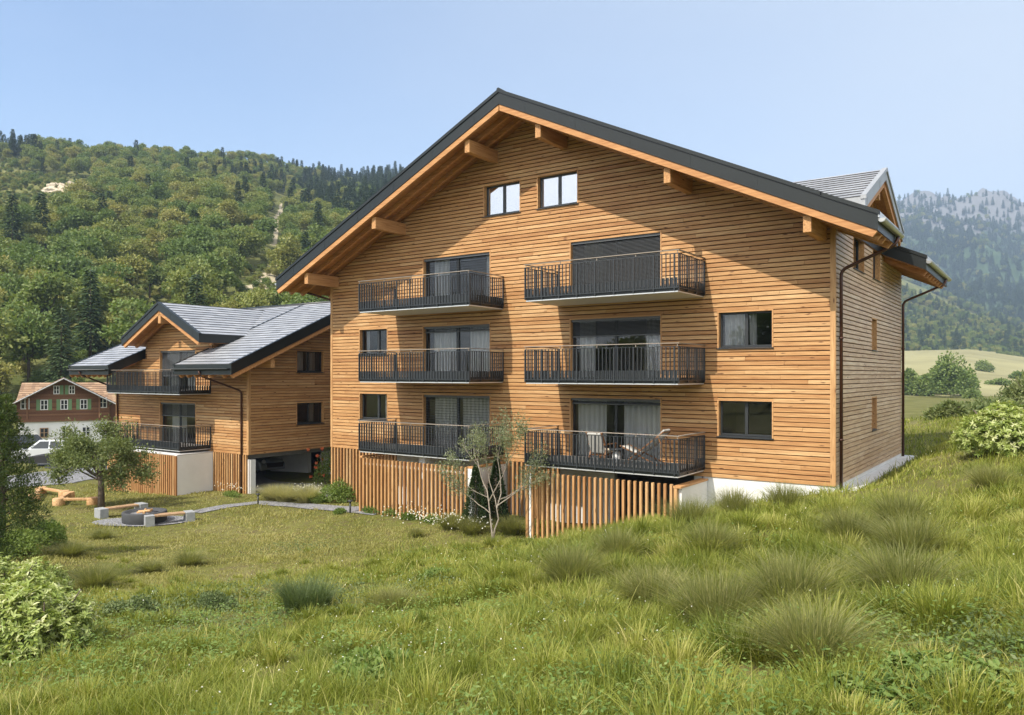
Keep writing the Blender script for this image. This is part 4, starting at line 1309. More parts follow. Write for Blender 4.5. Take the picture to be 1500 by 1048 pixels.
def leaves6(p, t, n, L, Wd, rg, fold=.25):
    """two-sided folded leaves with a midrib: six points, two quads each"""
    t = t / np.linalg.norm(t, axis=1, keepdims=True); w = np.cross(t, n); w /= np.maximum(np.linalg.norm(w, axis=1, keepdims=True), 1e-6); u = np.cross(w, t)
    L = np.broadcast_to(L, (len(p),))[:, None]; Wd = np.broadcast_to(Wd, (len(p),))[:, None]; dr = rg.uniform(.05, .3, (len(p), 1)) * L
    a = p + t * L * .3 + u * fold * Wd * .5; b = p + t * L * .68 + u * (fold * Wd * .5) - u * dr * .4
    v = np.stack([p, a + w * Wd * .5, b + w * Wd * .42, p + t * L - u * dr, b - w * Wd * .42, a - w * Wd * .5], 1); k = np.arange(len(p))[:, None] * 6
    return v.reshape(-1, 3), np.concatenate([k + np.array([0, 1, 2, 3]), k + np.array([0, 3, 4, 5])])


class Cloud:
    def __init__(s): s.v = []; s.q = []; s.t = []; s.n = 0

    def add(s, v, q, tone):
        s.v.append(v); s.q.append(q + s.n); s.n += len(v); s.t.append(np.broadcast_to(tone, (len(q),)))

    def build(s, name, mats, parent=None):
        return npmesh(name, np.concatenate(s.v), np.concatenate(s.q), tone=np.clip(np.concatenate(s.t), 0, 1), mats=mats, parent=parent)


def lobe_leaves(cl, c, r, n, L, Wd, rg, up=.35, tone=.5, tv=.18, shell=.55, droop=0):
    u = rnd_unit(n, rg); u[:, 2] = np.where(u[:, 2] < -.5, -u[:, 2] * .6, u[:, 2])
    rad = shell + (1 - shell) * rg.random(n) ** .5
    p = np.array(c) + u * np.array(r) * rad[:, None]
    t = u * .8 + rnd_unit(n, rg) * .8; t[:, 2] -= droop
    nn = u + rnd_unit(n, rg) * .6 + np.array([0, 0, up])
    v, q = rhombs(p, t, nn, L * rg.uniform(.6, 1.3, n), Wd * rg.uniform(.7, 1.2, n))
    cl.add(v, q, tone + rg.normal(0, tv, n) + (rg.random() - .5) * .3)


def limb(m, p0, d, L, r, depth, rg, tips, spread=.6, upb=.25, seg=4, taper=.62, kids=(2, 3), wob=.18):
    """one limb as a tapered wobbling tube, then its children; collects twig points"""
    p = np.array(p0, float); d = d / np.linalg.norm(d); pts = [p.copy()]; rr = [r]
    for i in range(seg):
        d = d + rg.normal(0, wob, 3) * .6; d[2] += upb * .12; d /= np.linalg.norm(d)
        p = p + d * L / seg; pts.append(p.copy()); rr.append(r * (1 - (1 - taper) * (i + 1) / seg))
        if depth <= 1: tips.append((p.copy(), d.copy()))
    m.tube(pts, rr, 7 if r > .03 else 5, caps=False)
    if depth <= 0: return
    for k in range(rg.integers(kids[0], kids[1] + 1)):
        a = rnd_unit(1, rg)[0]; a -= d * a.dot(d); a /= np.linalg.norm(a)
        nd = d + a * spread * rg.uniform(.7, 1.3); nd[2] += upb * .4
        b = pts[-1] if k < 2 else pts[rg.integers(2, len(pts))]
        limb(m, b, nd, L * rg.uniform(.6, .85), rr[-1] * .8, depth - 1, rg, tips, spread, upb, seg, taper, kids, wob)


def mesh_tree(name, label, cat, base, trunk_pts, limbs, leafspec, bark, lm, seed):
    rg = np.random.default_rng(seed); t = thing(name, label, cat, tuple(base)); m = MB(); tips = []
    b = np.array(base)
    for pts, r0, r1 in trunk_pts:
        P_ = [b + np.array(q) for q in pts]; m.tube(P_, [r0 + (r1 - r0) * i / (len(P_) - 1) for i in range(len(P_))], 10)
    for p, d, L, r, depth in limbs:
        limb(m, b + np.array(p), np.array(d, float), L, r, depth, rg, tips, **leafspec.get('limb', {}))
    m.build('trunk', M[bark], t)
    cl = Cloud(); T = np.array([q[0] for q in tips]); D = np.array([q[1] for q in tips]); k = leafspec['per']
    P_ = np.repeat(T, k, 0) + rg.normal(0, leafspec['scatter'], (len(T) * k, 3)); DD = np.repeat(D, k, 0)
    td = DD * leafspec.get('along', .6) + rnd_unit(len(P_), rg); nn = rnd_unit(len(P_), rg) + np.array([0, 0, .5])
    v, q = rhombs(P_, td, nn, leafspec['L'] * rg.uniform(.6, 1.25, len(P_)), leafspec['W'] * rg.uniform(.7, 1.2, len(P_)))
    cl.add(v, q, .45 + rg.normal(0, .2, len(P_))); cl.build('crown', [M[lm]], t)
    return t


def leaf_mound(name, label, cat, c, r, n, L, Wd, mat, seed, lobes=11, rosette=0, up=.4, group=None, twigs=True, tv=.2):
    """a shrub: lobes of leaves over a few stems"""
    rg = np.random.default_rng(seed); t = thing(name, label, cat, tuple(c), group); cl = Cloud(); r = np.array(r, float); c = np.array(c, float)
    for i in range(lobes):
        u = rnd_unit(1, rg)[0]; u[2] = abs(u[2])
        lc = c + u * r * np.array([.55, .55, .6]) * rg.uniform(.7, 1.1); lr = r * rg.uniform(.36, .56); lr[2] = r[2] * rg.uniform(.3, .46); lc[2] = c[2] + max(lr[2] * .75, u[2] * (r[2] - lr[2])); nn_ = n // lobes
        if rosette:
            k = nn_ // rosette; uu = rnd_unit(k, rg); uu[:, 2] = np.where(uu[:, 2] < -.75, -uu[:, 2], uu[:, 2])
            tipp = lc + uu * lr * rg.uniform(.75, 1.08, (k, 1)); ax = uu + np.array([0, 0, .5]) + rg.normal(0, .25, (k, 3)); ax /= np.linalg.norm(ax, axis=1, keepdims=True)
            P_ = np.repeat(tipp, rosette, 0); A_ = np.repeat(ax, rosette, 0); ra = rnd_unit(len(P_), rg); ra -= A_ * (ra * A_).sum(1, keepdims=True); ra /= np.maximum(np.linalg.norm(ra, axis=1, keepdims=True), 1e-5)
            el = rg.uniform(.05, .9, (len(P_), 1)); td = ra + A_ * el; nn2 = A_ - ra * el * .6
            P_ = P_ - A_ * (rg.random((len(P_), 1)) * L * .8)
            v, q = leaves6(P_, td, nn2, L * rg.uniform(.6, 1.15, len(P_)), Wd * rg.uniform(.8, 1.1, len(P_)), rg)
            tt_ = np.repeat(rg.normal(.5, tv, k), rosette) + rg.normal(0, .12, len(P_)); cl.add(v, q, np.r_[tt_, tt_])
        else:
            lobe_leaves(cl, lc, lr, nn_, L, Wd, rg, up, .5, tv)
    m = MB()
    for i in range(5):
        a = rg.random() * 6.28; m.tube([c + np.array([0, 0, -.08]), c + np.array([math.cos(a) * r[0] * .3, math.sin(a) * r[1] * .3, r[2] * .5]), c + np.array([math.cos(a) * r[0] * .55, math.sin(a) * r[1] * .55, r[2] * .8])], [.03 * min(1, r[2]), .02 * min(1, r[2]), .008 * min(1, r[2])], 5)
    m.build('stem', M['bark'] if r[2] > .8 else mat, t); cl.build('foliage', [mat], t)
    return t


def dup(root, loc, rot=0, scale=1, label=None, name=None):
    r = root.copy(); COL.objects.link(r); r.location = loc; r.rotation_euler = (0, 0, rot); r.scale = (scale,) * 3 if not hasattr(scale, '__len__') else scale
    if label: r['label'] = label
    for ch in list(root.children):
        c = ch.copy(); COL.objects.link(c); c.parent = r
    return r


def blades(x, y, z, h, w, lean, rg, az=None, curve=1.0):
    """tapered three-piece grass blades -> verts, quads, tris"""
    n = len(x); az = rg.random(n) * 2 * PI if az is None else az
    dx, dy = np.cos(az), np.sin(az); px_, py_ = -dy, dx
    tw = rg.uniform(-.9, .9, n); wx = px_ * np.cos(tw) + dx * np.sin(tw); wy = py_ * np.cos(tw) + dy * np.sin(tw)
    V = np.empty((n, 7, 3)); f = [0, .4, .75, 1]; ws = [.8, 1, .7]
    for i in range(4):
        o = lean * h * (f[i] ** (1 + curve)); hz = h * f[i] * (1 - .22 * lean * f[i])
        cx, cy, cz = x + dx * o, y + dy * o, z + hz
        if i < 3:
            V[:, 2 * i] = np.stack([cx - wx * w * ws[i] / 2, cy - wy * w * ws[i] / 2, cz], 1); V[:, 2 * i + 1] = np.stack([cx + wx * w * ws[i] / 2, cy + wy * w * ws[i] / 2, cz], 1)
        else: V[:, 6] = np.stack([cx, cy, cz], 1)
    b = np.arange(n)[:, None] * 7
    q = np.concatenate([b + np.array([0, 1, 3, 2]), b + np.array([2, 3, 5, 4])]); t = b + np.array([4, 5, 6])
    return V.reshape(-1, 3), q, t


# ---------------------------------------------------------------- where nothing grows
def free(x, y):
    ok = ~((x > XL - .1) & (x < XR + .05) & (y > YF - .02) & (y < YB + .2))
    ok &= ~((x > -22.8) & (x < -17.1) & (y > yF - .02) & (y < YF)); ok &= ~((x > -14.6) & (x < -9.15) & (y > yF - .02) & (y < YF))
    ok &= ~((x > -45) & (x < -27) & (y > WY - .02)); ok &= ~((x > -42) & (x < -35.3) & (y > 21.35) & (y < WY))
    ok &= ~((x > XR) & (x < XR + .5) & (y > YF + .5) & (y < YB + .2))
    dx, dy = x - fc[0], y - fc[1]; ca, sa = math.cos(YAW + .15), math.sin(YAW + .15)
    ok &= ((dx * ca + dy * sa) / 1.95) ** 2 + ((-dx * sa + dy * ca) / 1.05) ** 2 > 1.0
    for seg, w_ in PATHLINES:
        for (a, b) in zip(seg, seg[1:]):
            vx, vy = b[0] - a[0], b[1] - a[1]; L2 = vx * vx + vy * vy; tt = np.clip(((x - a[0]) * vx + (y - a[1]) * vy) / L2, 0, 1)
            ok &= np.hypot(x - a[0] - vx * tt, y - a[1] - vy * tt) > w_ / 2
    return ok


PATHLINES = [([gnd(*p)[:2] for p in [(285, 752), (335, 742), (380, 737), (440, 741), (500, 746), (560, 752)]], .95),
             ([gnd(*p)[:2] for p in [(-60, 712), (60, 702), (120, 692), (165, 700)]], 5.0),
             ([gnd(*p)[:2] for p in [(165, 694), (110, 676), (20, 672), (-80, 675)]], 5.5)]


def meadowness(x, y):
    """0 on the mown lawn by the benches, 1 in the long grass"""
    r, d = rd(x, y)
    a = smooth(-8.0, -1.0, r + 4.5 * (1 - smooth(14, 24, d)) - 3.0 * smooth(20, 27, d) * (r < 3)); b = 1 - smooth(15.5, 20, d + 3 * vnoise(x * .3, y * .3))
    return np.clip(np.maximum(a, b), 0, 1)


# ---------------------------------------------------------------- meadow grass, lawn, weeds
def scatter(d0, d1, dens, rg, margin=4.0):
    rm = lambda d: .70 * d + margin
    A = (rm(d0) + rm(d1)) * (d1 - d0); n = int(A * dens * 1.15)
    d = np.sqrt(rg.random(n) * (d1 ** 2 - d0 ** 2) + d0 ** 2); r = rg.uniform(-1, 1, n) * rm(d)
    x = r * CS - d * SN; y = r * SN + d * CS
    return x, y, d, r


gp = [[], [], [], 0, []]
lp = [[], [], [], 0, []]


def put(store, V, q, t, tone):
    store[0].append(V); store[1].append(q + store[3]); store[2].append(t + store[3]); store[4].append(tone); store[3] += len(V)


rgG = np.random.default_rng(5)
for d0, d1, dens, wd in ((2.5, 6, 900, .005), (6, 9.5, 1150, .0055), (9.5, 14, 620, .008), (14, 20, 300, .012), (20, 28, 150, .017), (28, 45, 46, .028), (45, 75, 9, .06)):
    x, y, d, r = scatter(d0, d1, dens, rgG)
    k = free(x, y); me_ = meadowness(x, y)
    patch = fbm(x * .5, y * .5, 3) / .875; fine = vnoise(x * 2.3, y * 2.3)
    bare = (fbm(x * .33 + 40, y * .33, 3) / .875 > .68) & (d < 22)
    k &= ~(bare & (rgG.random(len(x)) < .75))
    k &= (r > -17) | (d < 45)
    L = me_ > rgG.random(len(x))
    kk = k & L; x1, y1 = x[kk], y[kk]; n = len(x1)
    clump = fbm(x1 * 1.1 + 7, y1 * 1.1, 3) / .875
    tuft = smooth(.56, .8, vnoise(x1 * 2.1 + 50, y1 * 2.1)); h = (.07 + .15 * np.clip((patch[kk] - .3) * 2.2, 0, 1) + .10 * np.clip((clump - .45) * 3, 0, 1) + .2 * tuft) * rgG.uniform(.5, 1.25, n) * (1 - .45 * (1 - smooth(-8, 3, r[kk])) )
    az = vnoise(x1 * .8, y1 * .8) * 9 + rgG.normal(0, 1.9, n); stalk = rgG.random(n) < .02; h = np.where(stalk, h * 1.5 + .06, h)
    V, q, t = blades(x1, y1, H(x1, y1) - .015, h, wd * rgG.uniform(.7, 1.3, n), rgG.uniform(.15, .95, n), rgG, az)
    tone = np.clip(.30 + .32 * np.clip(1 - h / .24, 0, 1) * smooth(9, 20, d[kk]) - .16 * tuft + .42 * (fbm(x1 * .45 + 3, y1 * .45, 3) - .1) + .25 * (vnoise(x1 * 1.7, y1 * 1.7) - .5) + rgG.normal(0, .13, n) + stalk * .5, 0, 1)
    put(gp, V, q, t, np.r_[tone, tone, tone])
    kk = k & ~L; x1, y1 = x[kk], y[kk]
    x1 = np.repeat(x1, 2) + rgG.normal(0, .06, 2 * len(x1)); y1 = np.repeat(y1, 2) + rgG.normal(0, .06, len(x1)); n = len(x1)
    if n:
        h = (.03 + .055 * vnoise(x1 * .9, y1 * .9) + .11 * smooth(.5, .85, fbm(x1 * .8 + 11, y1 * .8, 3) / .875)) * rgG.uniform(.5, 1.4, n)
        V, q, t = blades(x1, y1, H(x1, y1) - .008, h, wd * .9 * rgG.uniform(.7, 1.3, n), rgG.uniform(.2, 1.1, n), rgG)
        tone = np.clip(.30 + .75 * (fbm(x1 * .5 + 3, y1 * .5, 4) - .1) + rgG.normal(0, .13, n), 0, 1)
        put(lp, V, q, t, np.r_[tone, tone, tone])


def finish_grass(name, st, mat):
    q = np.concatenate(st[1]); t = np.concatenate(st[2])
    tone = np.concatenate([a[:len(a) * 2 // 3] for a in st[4]] + [a[len(a) * 2 // 3:] for a in st[4]])
    return setting(npmesh(name, np.concatenate(st[0]), q, t, tone, [mat]), 'stuff')


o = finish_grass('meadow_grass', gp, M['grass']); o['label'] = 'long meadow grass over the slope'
o = finish_grass('lawn_grass', lp, M['lawn']); o['label'] = 'short lawn by the fire bowl'

# broad weeds and seed heads among the grass
cl = Cloud(); rg = np.random.default_rng(21)
for d0, d1, dens, s in ((3, 8, 26, .055), (8, 14, 13, .06), (14, 24, 3.5, .07)):
    x, y, d, r = scatter(d0, d1, dens, rg)
    f = fbm(x * .42 + 90, y * .42 + 13, 3) / .875; k = free(x, y) & (f > .56) & (meadowness(x, y) > .5); x, y = x[k], y[k]
    m_ = 16; n = len(x); X = np.repeat(x, m_) + rg.normal(0, .12, n * m_); Y = np.repeat(y, m_) + rg.normal(0, .12, n * m_)
    hh = np.repeat(rg.uniform(.08, .32, n), m_) * rg.uniform(.2, 1.1, n * m_); Z = H(X, Y) + hh
    a = rg.random(n * m_) * 6.28; td = np.stack([np.cos(a), np.sin(a), rg.uniform(-.1, .5, n * m_)], 1); nn = np.stack([rg.normal(0, .3, n * m_), rg.normal(0, .3, n * m_), np.ones(n * m_)], 1)
    v, q = rhombs(np.stack([X, Y, Z], 1), td, nn, s * rg.uniform(.6, 1.3, n * m_), s * .5 * rg.uniform(.7, 1.2, n * m_))
    cl.add(v, q, np.repeat(rg.normal(.45, .15, n), m_) + rg.normal(0, .12, n * m_))
o = setting(cl.build('ground_cover', [M['weed']]), 'stuff'); o['label'] = 'low broad leaved weeds in the grass'
cl = Cloud()
for d0, d1, dens, s in ((4, 10, 7, .02), (10, 24, 3, .028)):
    x, y, d, r = scatter(d0, d1, dens, rg); f = fbm(x * .5 + 31, y * .5 + 77, 3) / .875; k = free(x, y) & (f > .53) & (meadowness(x, y) > .6); x, y = x[k], y[k]; n = len(x)
    p = np.stack([x, y, H(x, y) + rg.uniform(.12, .4, n)], 1)
    v, q = rhombs(p, rnd_unit(n, rg), np.array([[0, 0, 1.]]) + rg.normal(0, .3, (n, 3)), s, s * .8); cl.add(v, q, rg.random(n))
o = setting(cl.build('tiny_white_flowers', [M['petal']]), 'stuff'); o['label'] = 'tiny white flower heads in the meadow'

# ---------------------------------------------------------------- tussocks of ornamental grass
def tussock_proto(seed, n, H0, R0):
    rg = np.random.default_rng(seed); a = rg.random(n) * 6.28; rr = R0 * .33 * np.sqrt(rg.random(n))
    V, q, t = blades(rr * np.cos(a), rr * np.sin(a), np.full(n, -.03), H0 * (.35 + .75 * rg.random(n) ** .7), rg.uniform(.005, .010, n), np.clip(R0 / H0 * (.05 + 1.5 * rg.random(n) ** 1.3), 0, 1.7), rg, a + rg.normal(0, .7, n), rg.uniform(.6, 1.4))
    tone = np.clip(rg.normal(.45, .2, n), 0, 1)
    hd = int(n * .1)   # feathery seed heads
    return V, q, t, np.r_[tone, tone, tone]


TP = [tussock_proto(100 + i, 1500, 1.0, .8) for i in range(4)]
TM = []
for i, (V, q, t, tone) in enumerate(TP):
    o = npmesh('grass_tussock', V, q, t, tone, [M['tussock']]); TM.append(o.data); bpy.data.objects.remove(o)
TUS = [(1322, 885, 1.0, 1.15, 'large arching grass tussock, nearest of the three in a row right of the house corner'),
       (1335, 822, 1.0, 1.1, 'large grass tussock, middle of the three in a row right of the house corner'),
       (1320, 778, .95, 1.05, 'large grass tussock, farthest of the three in a row below the house corner'),
       (1243, 800, .85, 1.0, 'rounded tussock just left of the three large ones, below the brown downpipe'),
       (835, 862, .95, .95, 'fine grass tussock alone in front of the right slat screen'),
       (1010, 775, .9, 1.0, 'tall tussock hiding the foot of the screen corner post'),
       (905, 822, .8, .85, 'soft tussock below the right end of the slat screen'),
       (1075, 762, .95, .95, 'tussock with long stalks before the white plinth, next to the screen corner'),
       (1150, 752, .9, .9, 'tussock before the white plinth, halfway to the house corner'),
       (1040, 815, .8, 1.0, 'broad olive tussock below the white plinth'),
       (1050, 925, .85, 1.1, 'dense dark tussock in the right foreground, left of its twin'),
       (1160, 905, .9, 1.15, 'dense seeded tussock in the right foreground, left of the three large ones'),
       (955, 890, .75, .95, 'low tussock in the middle foreground slope'),
       (1190, 985, .7, .9, 'low spreading tussock near the lower right edge'),
       (140, 862, .7, .95, 'upright pale tussock behind the pale leaved bush at left'),
       (222, 838, .42, .75, 'small tussock right of the pale one at left'),
       (277, 828, .48, .85, 'dark tussock on the lawn edge below the near bench'),
       (105, 815, .55, .9, 'pale grass tussock beside the conifer, below the fire place'),
       (150, 790, .45, .75, 'tussock at the rim of the fire place paving, left of the bench'),
       (575, 893, .42, .7, 'low tussock right of the dark feathery herb'),
       (660, 775, .7, .9, 'tussock left of the olive tree at the screen'),
       (748, 782, .75, 1.0, 'tussock right of the olive trunk under the set back screen'),
       (690, 782, .7, .9, 'tussock before the small dark cypresses, touching the olive trunk'),
       (610, 787, .45, .5, 'small round tussock on the lawn below the left slat screen'),
       (1450, 720, .75, .9, 'tussock on the upper right slope below the leafy bush')]
rg = random.Random(4)
for i, (px, py, h, wv, lb_) in enumerate(TUS):
    x, y, z, d = gnd(px, py)
    o = bpy.data.objects.new('grass_tussock', TM[i % 4]); COL.objects.link(o); o.location = (x, y, z - .02); o.rotation_euler = (0, 0, rg.random() * 6.28)
    o.scale = (wv * .95, wv * .95, h * rg.uniform(.85, 1.0)); tag(o, lb_, 'ornamental grass', 'grass tussocks on the slope')
rgT = np.random.default_rng(55)
x, y, d, r = scatter(4.5, 15, 2.3, rgT); x2, y2, d2, r2 = scatter(15, 25, 1.1, rgT); x3, y3, d3, r3 = scatter(12.5, 25, 1.1, rgT); k3 = (r3 < .05 * d3) & (r3 > -.62 * d3)
k = (meadowness(x, y) > .55) & (fbm(x * .35 + 60, y * .35 + 9, 3) / .875 > .40 - .2 * smooth(-3, 2, r)); k2 = (meadowness(x2, y2) > .55) & (fbm(x2 * .35 + 60, y2 * .35 + 9, 3) / .875 > .40 - .2 * smooth(-3, 2, r2))
k3 &= rgT.random(len(x3)) < np.clip(1 - smooth(-.46, -.36, r3 / d3) + .22 * (fbm(x3 * .5, y3 * .5 + 70, 3) / .875 > .5), 0, 1)
x, y, d, r = np.r_[x[k], x2[k2], x3[k3]], np.r_[y[k], y2[k2], y3[k3]], np.r_[d[k], d2[k2], d3[k3]], np.r_[r[k], r2[k2], r3[k3]]
k = free(x, y) & ~((x > -10) & (y > 20.3)); x, y, d, r = x[k], y[k], d[k], r[k]
tp = [[], [], [], 0, []]
for i in range(len(x)):
    big = float(smooth(-3, 3, r[i])) - .45 * float(meadowness(np.array([x[i]]), np.array([y[i]]))[0] < .5); n = int(rgT.uniform(170, 340) * (1 + .9 * big)); R_ = rgT.uniform(.14, .34) * (1 + .5 * big); hh = rgT.uniform(.18, .46) * (.85 + .6 * big); a = rgT.random(n) * 6.28; q_ = R_ * np.sqrt(rgT.random(n)) * (1 + .35 * np.sin(a * 2 + i)); bx, by = x[i] + q_ * np.cos(a), y[i] + q_ * np.sin(a)
    V, q, t = blades(bx, by, H(bx, by) - .02, hh * (.3 + .8 * rgT.random(n) ** .8) * (1 - .35 * q_ / R_), rgT.uniform(.004, .009, n) * (1 + d[i] / 30), np.clip(.1 + 1.0 * rgT.random(n) ** 1.2 * (.4 + q_ / R_), 0, 1.5), rgT, a + rgT.normal(0, .7, n))
    tone = np.clip(rgT.normal(.42, .15) + rgT.normal(0, .15, n) + (rgT.random(n) < .07) * .4, 0, 1); put(tp, V, q, t, np.r_[tone, tone, tone])
o = finish_grass('meadow_tufts', tp, M['grass']); o['label'] = 'shaggy small grass tufts all through the meadow'


def blade_clump(px, py, n, R_, hh, mat, label, seed):
    rg = np.random.default_rng(seed); x, y, z, d = gnd(px, py); t = thing('herb_clump', label, 'herb', (x, y, z)); a = rg.random(n) * 6.28; q_ = R_ * np.sqrt(rg.random(n)); lob = .65 + .5 * vnoise(a * 1.3 + seed, q_ * 6)
    V, q, tr_ = blades(x + q_ * np.cos(a), y + q_ * np.sin(a), np.full(n, z - .03), hh * lob * rg.uniform(.4, 1.1, n), rg.uniform(.004, .009, n), rg.uniform(.05, .9, n), rg, a + rg.normal(0, .8, n)); tone = np.clip(rg.normal(.45, .22, n), 0, 1)
    npmesh('stems', V, q, tr_, np.r_[tone, tone, tone], [mat], t)


blade_clump(450, 897, 2600, .36, .70, M['herb'], 'dark feathery herb clump standing alone in the meadow', 37)
# pale ornamental grasses on the bed at the garage
for px, py, h, wv, lb_ in ((418, 735, .85, 1.3, 'pale feathery ornamental grass left in the bed before the garage'), (450, 737, .9, 1.4, 'pale feathery ornamental grass in the middle of the garage bed'), (398, 733, .8, 1.1, 'pale ornamental grass beside the white garage pillar')):
    x, y, z, d = gnd(px, py); o = bpy.data.objects.new('feather_grass', TM[1]); COL.objects.link(o); o.material_slots[0].link = 'OBJECT'; o.material_slots[0].material = M['feather']; o.location = (x, y, z); o.scale = (wv, wv, h); o.rotation_euler = (0, 0, px); tag(o, lb_, 'ornamental grass', 'pale grasses in the garage bed')

# ---------------------------------------------------------------- bushes and herbs
def bush(px, py, r, n, L, Wd, mat, label, seed, cat='shrub', name='shrub', **kw):
    x, y, z, d = gnd(px, py); return leaf_mound(name, label, cat, (x, y, z - .05), r, n, L, Wd, M[mat], seed, **kw)


bush(62, 962, (.98, .9, 1.2), 13000, .105, .034, 'bush', 'large pale green leafy bush at the left edge, the nearest mound', 31, name='leafy_bush', rosette=9, lobes=14)
bush(5, 905, (1.1, .9, 1.25), 9000, .105, .034, 'bush', 'pale green leafy bush cut by the left frame edge behind the nearest mound', 32, name='leafy_bush', rosette=9, lobes=12)
bush(55, 868, (.8, .7, .8), 7000, .1, .032, 'bush', 'small pale leafy bush at left, below the conifer', 33, name='leafy_bush', rosette=9)
bush(1470, 662, (1.3, 1.2, 1.45), 14000, .12, .036, 'bush', 'big fresh green leafy bush at the right edge of the slope', 34, name='leafy_bush', rosette=8, lobes=14)
bush(70, 800, (.9, .8, .9), 5000, .09, .04, 'shrub', 'mid green bush at the foot of the left conifer', 35)
bush(30, 815, (1.0, .9, .8), 4000, .09, .04, 'shrub', 'dark low bush under the left conifer', 36)
bush(320, 892, (.5, .45, .42), 3500, .05, .025, 'herb', 'low blue green herb mound left of the feathery clump', 38, 'herb', 'herb_clump', lobes=5, tv=.3)
bush(190, 897, (.5, .45, .4), 3000, .05, .025, 'herb', 'low blue green herb mound right of the pale bush', 39, 'herb', 'herb_clump', lobes=5, tv=.3)
cl = Cloud(); rg = np.random.default_rng(88)
for px, py, n, sp in ((190, 897, 900, .7), (240, 880, 500, .6), (320, 892, 900, .7), (380, 870, 600, .7), (450, 895, 700, .55), (500, 870, 600, .7), (440, 805, 700, .9), (300, 930, 700, .8), (600, 870, 600, .8), (860, 905, 500, .6), (1440, 900, 900, .6), (1480, 960, 700, .4), (1440, 830, 700, .8)):
    x, y, z, d = gnd(px, py); X_ = x + rg.normal(0, sp, n); Y_ = y + rg.normal(0, sp * .8, n); k = free(X_, Y_); X_, Y_ = X_[k], Y_[k]; n = len(X_); P_ = np.stack([X_, Y_, H(X_, Y_) + rg.uniform(.02, .22, n) * vnoise(X_ * 3, Y_ * 3) * 1.6], 1)
    td = rnd_unit(n, rg); td[:, 2] = np.abs(td[:, 2]) * .7; v, q = rhombs(P_, td, rnd_unit(n, rg) * .7 + np.array([0, 0, 1.]), .06 * rg.uniform(.6, 1.4, n), .03); cl.add(v, q, rg.normal(.55, .22, n))
o = setting(cl.build('low_herbs', [M['herb']]), 'stuff'); o['label'] = 'low blue green herbs between the grass'
bush(1390, 1020, (.6, .5, .36), 2600, .065, .036, 'weed', 'broad leaved nettle patch in the lower right corner', 40, 'herb', 'nettle_patch', rosette=6)
bush(1300, 1040, (.5, .4, .3), 2000, .06, .034, 'weed', 'broad leaved nettle patch at the bottom edge, left of the corner one', 41, 'herb', 'nettle_patch', rosette=6)
bush(560, 1000, (.7, .5, .35), 2200, .07, .035, 'weed', 'low leafy weed mound in the bottom middle left', 42, 'herb', 'weed_mound')
bush(640, 850, (.45, .4, .3), 1600, .05, .03, 'weed', 'low leafy weed mound in front of the olive tree', 43, 'herb', 'weed_mound')
bush(500, 735, (1.1, .9, 1.1), 4500, .1, .05, 'shrub', 'round green shrub at the corner of the left slat screen', 44)
bush(515, 722, (.9, .8, 1.4), 3500, .1, .05, 'shrub', 'taller green shrub behind the round one at the house corner', 45)
bush(465, 737, (.6, .5, .55), 2500, .08, .04, 'shrub', 'small shrub with white flowers beside the garage bed grasses', 46)
bush(340, 728, (.75, .35, .35), 1500, .07, .04, 'shrub', 'low planting along the slats left of the garage pillar', 47)
bush(498, 753, (.3, .3, .3), 800, .07, .03, 'shrub', 'tiny shrub at the path edge by the bollard lamp', 48)
for i, (px, py) in enumerate(((545, 752), (575, 756), (605, 762), (635, 766), (665, 771))):
    bush(px, py, (.55, .35, .38), 1200, .07, .04, 'shrub', 'low flowering plant along the left slat screen, %s from the left' % ('first', 'second', 'third', 'fourth', 'fifth')[i], 50 + i, 'garden plant', 'garden_plant', group='low plants along the left screen')
cl = Cloud(); rg = np.random.default_rng(77)
for px, py, n in ((450, 728, 160), (470, 730, 160), (620, 768, 90), (655, 772, 100), (590, 762, 40), (340, 724, 60), (690, 778, 60)):
    x, y, z, d = gnd(px, py); p = np.array([x, y, z + .35]) + rg.normal(0, 1, (n, 3)) * np.array([.5, .35, .12])
    v, q = rhombs(p, rnd_unit(n, rg), np.array([[.2, -.6, .8]]) + rg.normal(0, .3, (n, 3)), .06, .055); cl.add(v, q, rg.random(n))
o = setting(cl.build('white_blossoms', [M['petal']]), 'stuff'); o['label'] = 'small white blossoms of the bed plants'
x, y, z, d = gnd(478, 716)
t = leaf_mound('rose_bush', 'rose bush with orange blooms at the left corner of the big house', 'rose bush', (x, y, z), (.7, .6, 2.2), 2600, .08, .05, M['shrub'], 60)
cl = Cloud()
for i in range(13):
    c = np.array([x, y, z]) + np.array([rg.normal(0, .45), rg.normal(0, .4) - .2, rg.uniform(.4, 2.2)]); n = 14
    v, q = rhombs(np.repeat(c[None], n, 0), rnd_unit(n, rg), rnd_unit(n, rg), .11, .1); cl.add(v, q, rg.random(n))
cl.build('blooms', [M['rose']], t)


def small_cypress(px, py, h, r, label, seed):
    x, y, z, d = gnd(px, py); rg = np.random.default_rng(seed); t = thing('dwarf_cypress', label, 'conifer', (x, y, z)); n = 4200
    f = rg.random(n) ** 1.4; a = rg.random(n) * 6.28; rr = r * (1 - f) ** .8 * (.72 + .34 * vnoise(a * 2.2, f * 9)) * rg.uniform(.65, 1.05, n)
    p = np.stack([x + rr * np.cos(a), y + rr * np.sin(a), z + .05 + f * h * .96], 1); td = np.stack([np.cos(a), np.sin(a), rg.uniform(.3, 1.2, n)], 1)
    cl = Cloud(); v, q = rhombs(p, td, rnd_unit(n, rg), .10, .045); cl.add(v, q, rg.normal(.4, .2, n)); m = MB(); m.tube([(x, y, z - .1), (x, y, z + h * .8)], [.05, .015], 7); m.build('trunk', M['bark'], t); cl.build('crown', [M['conifer']], t)


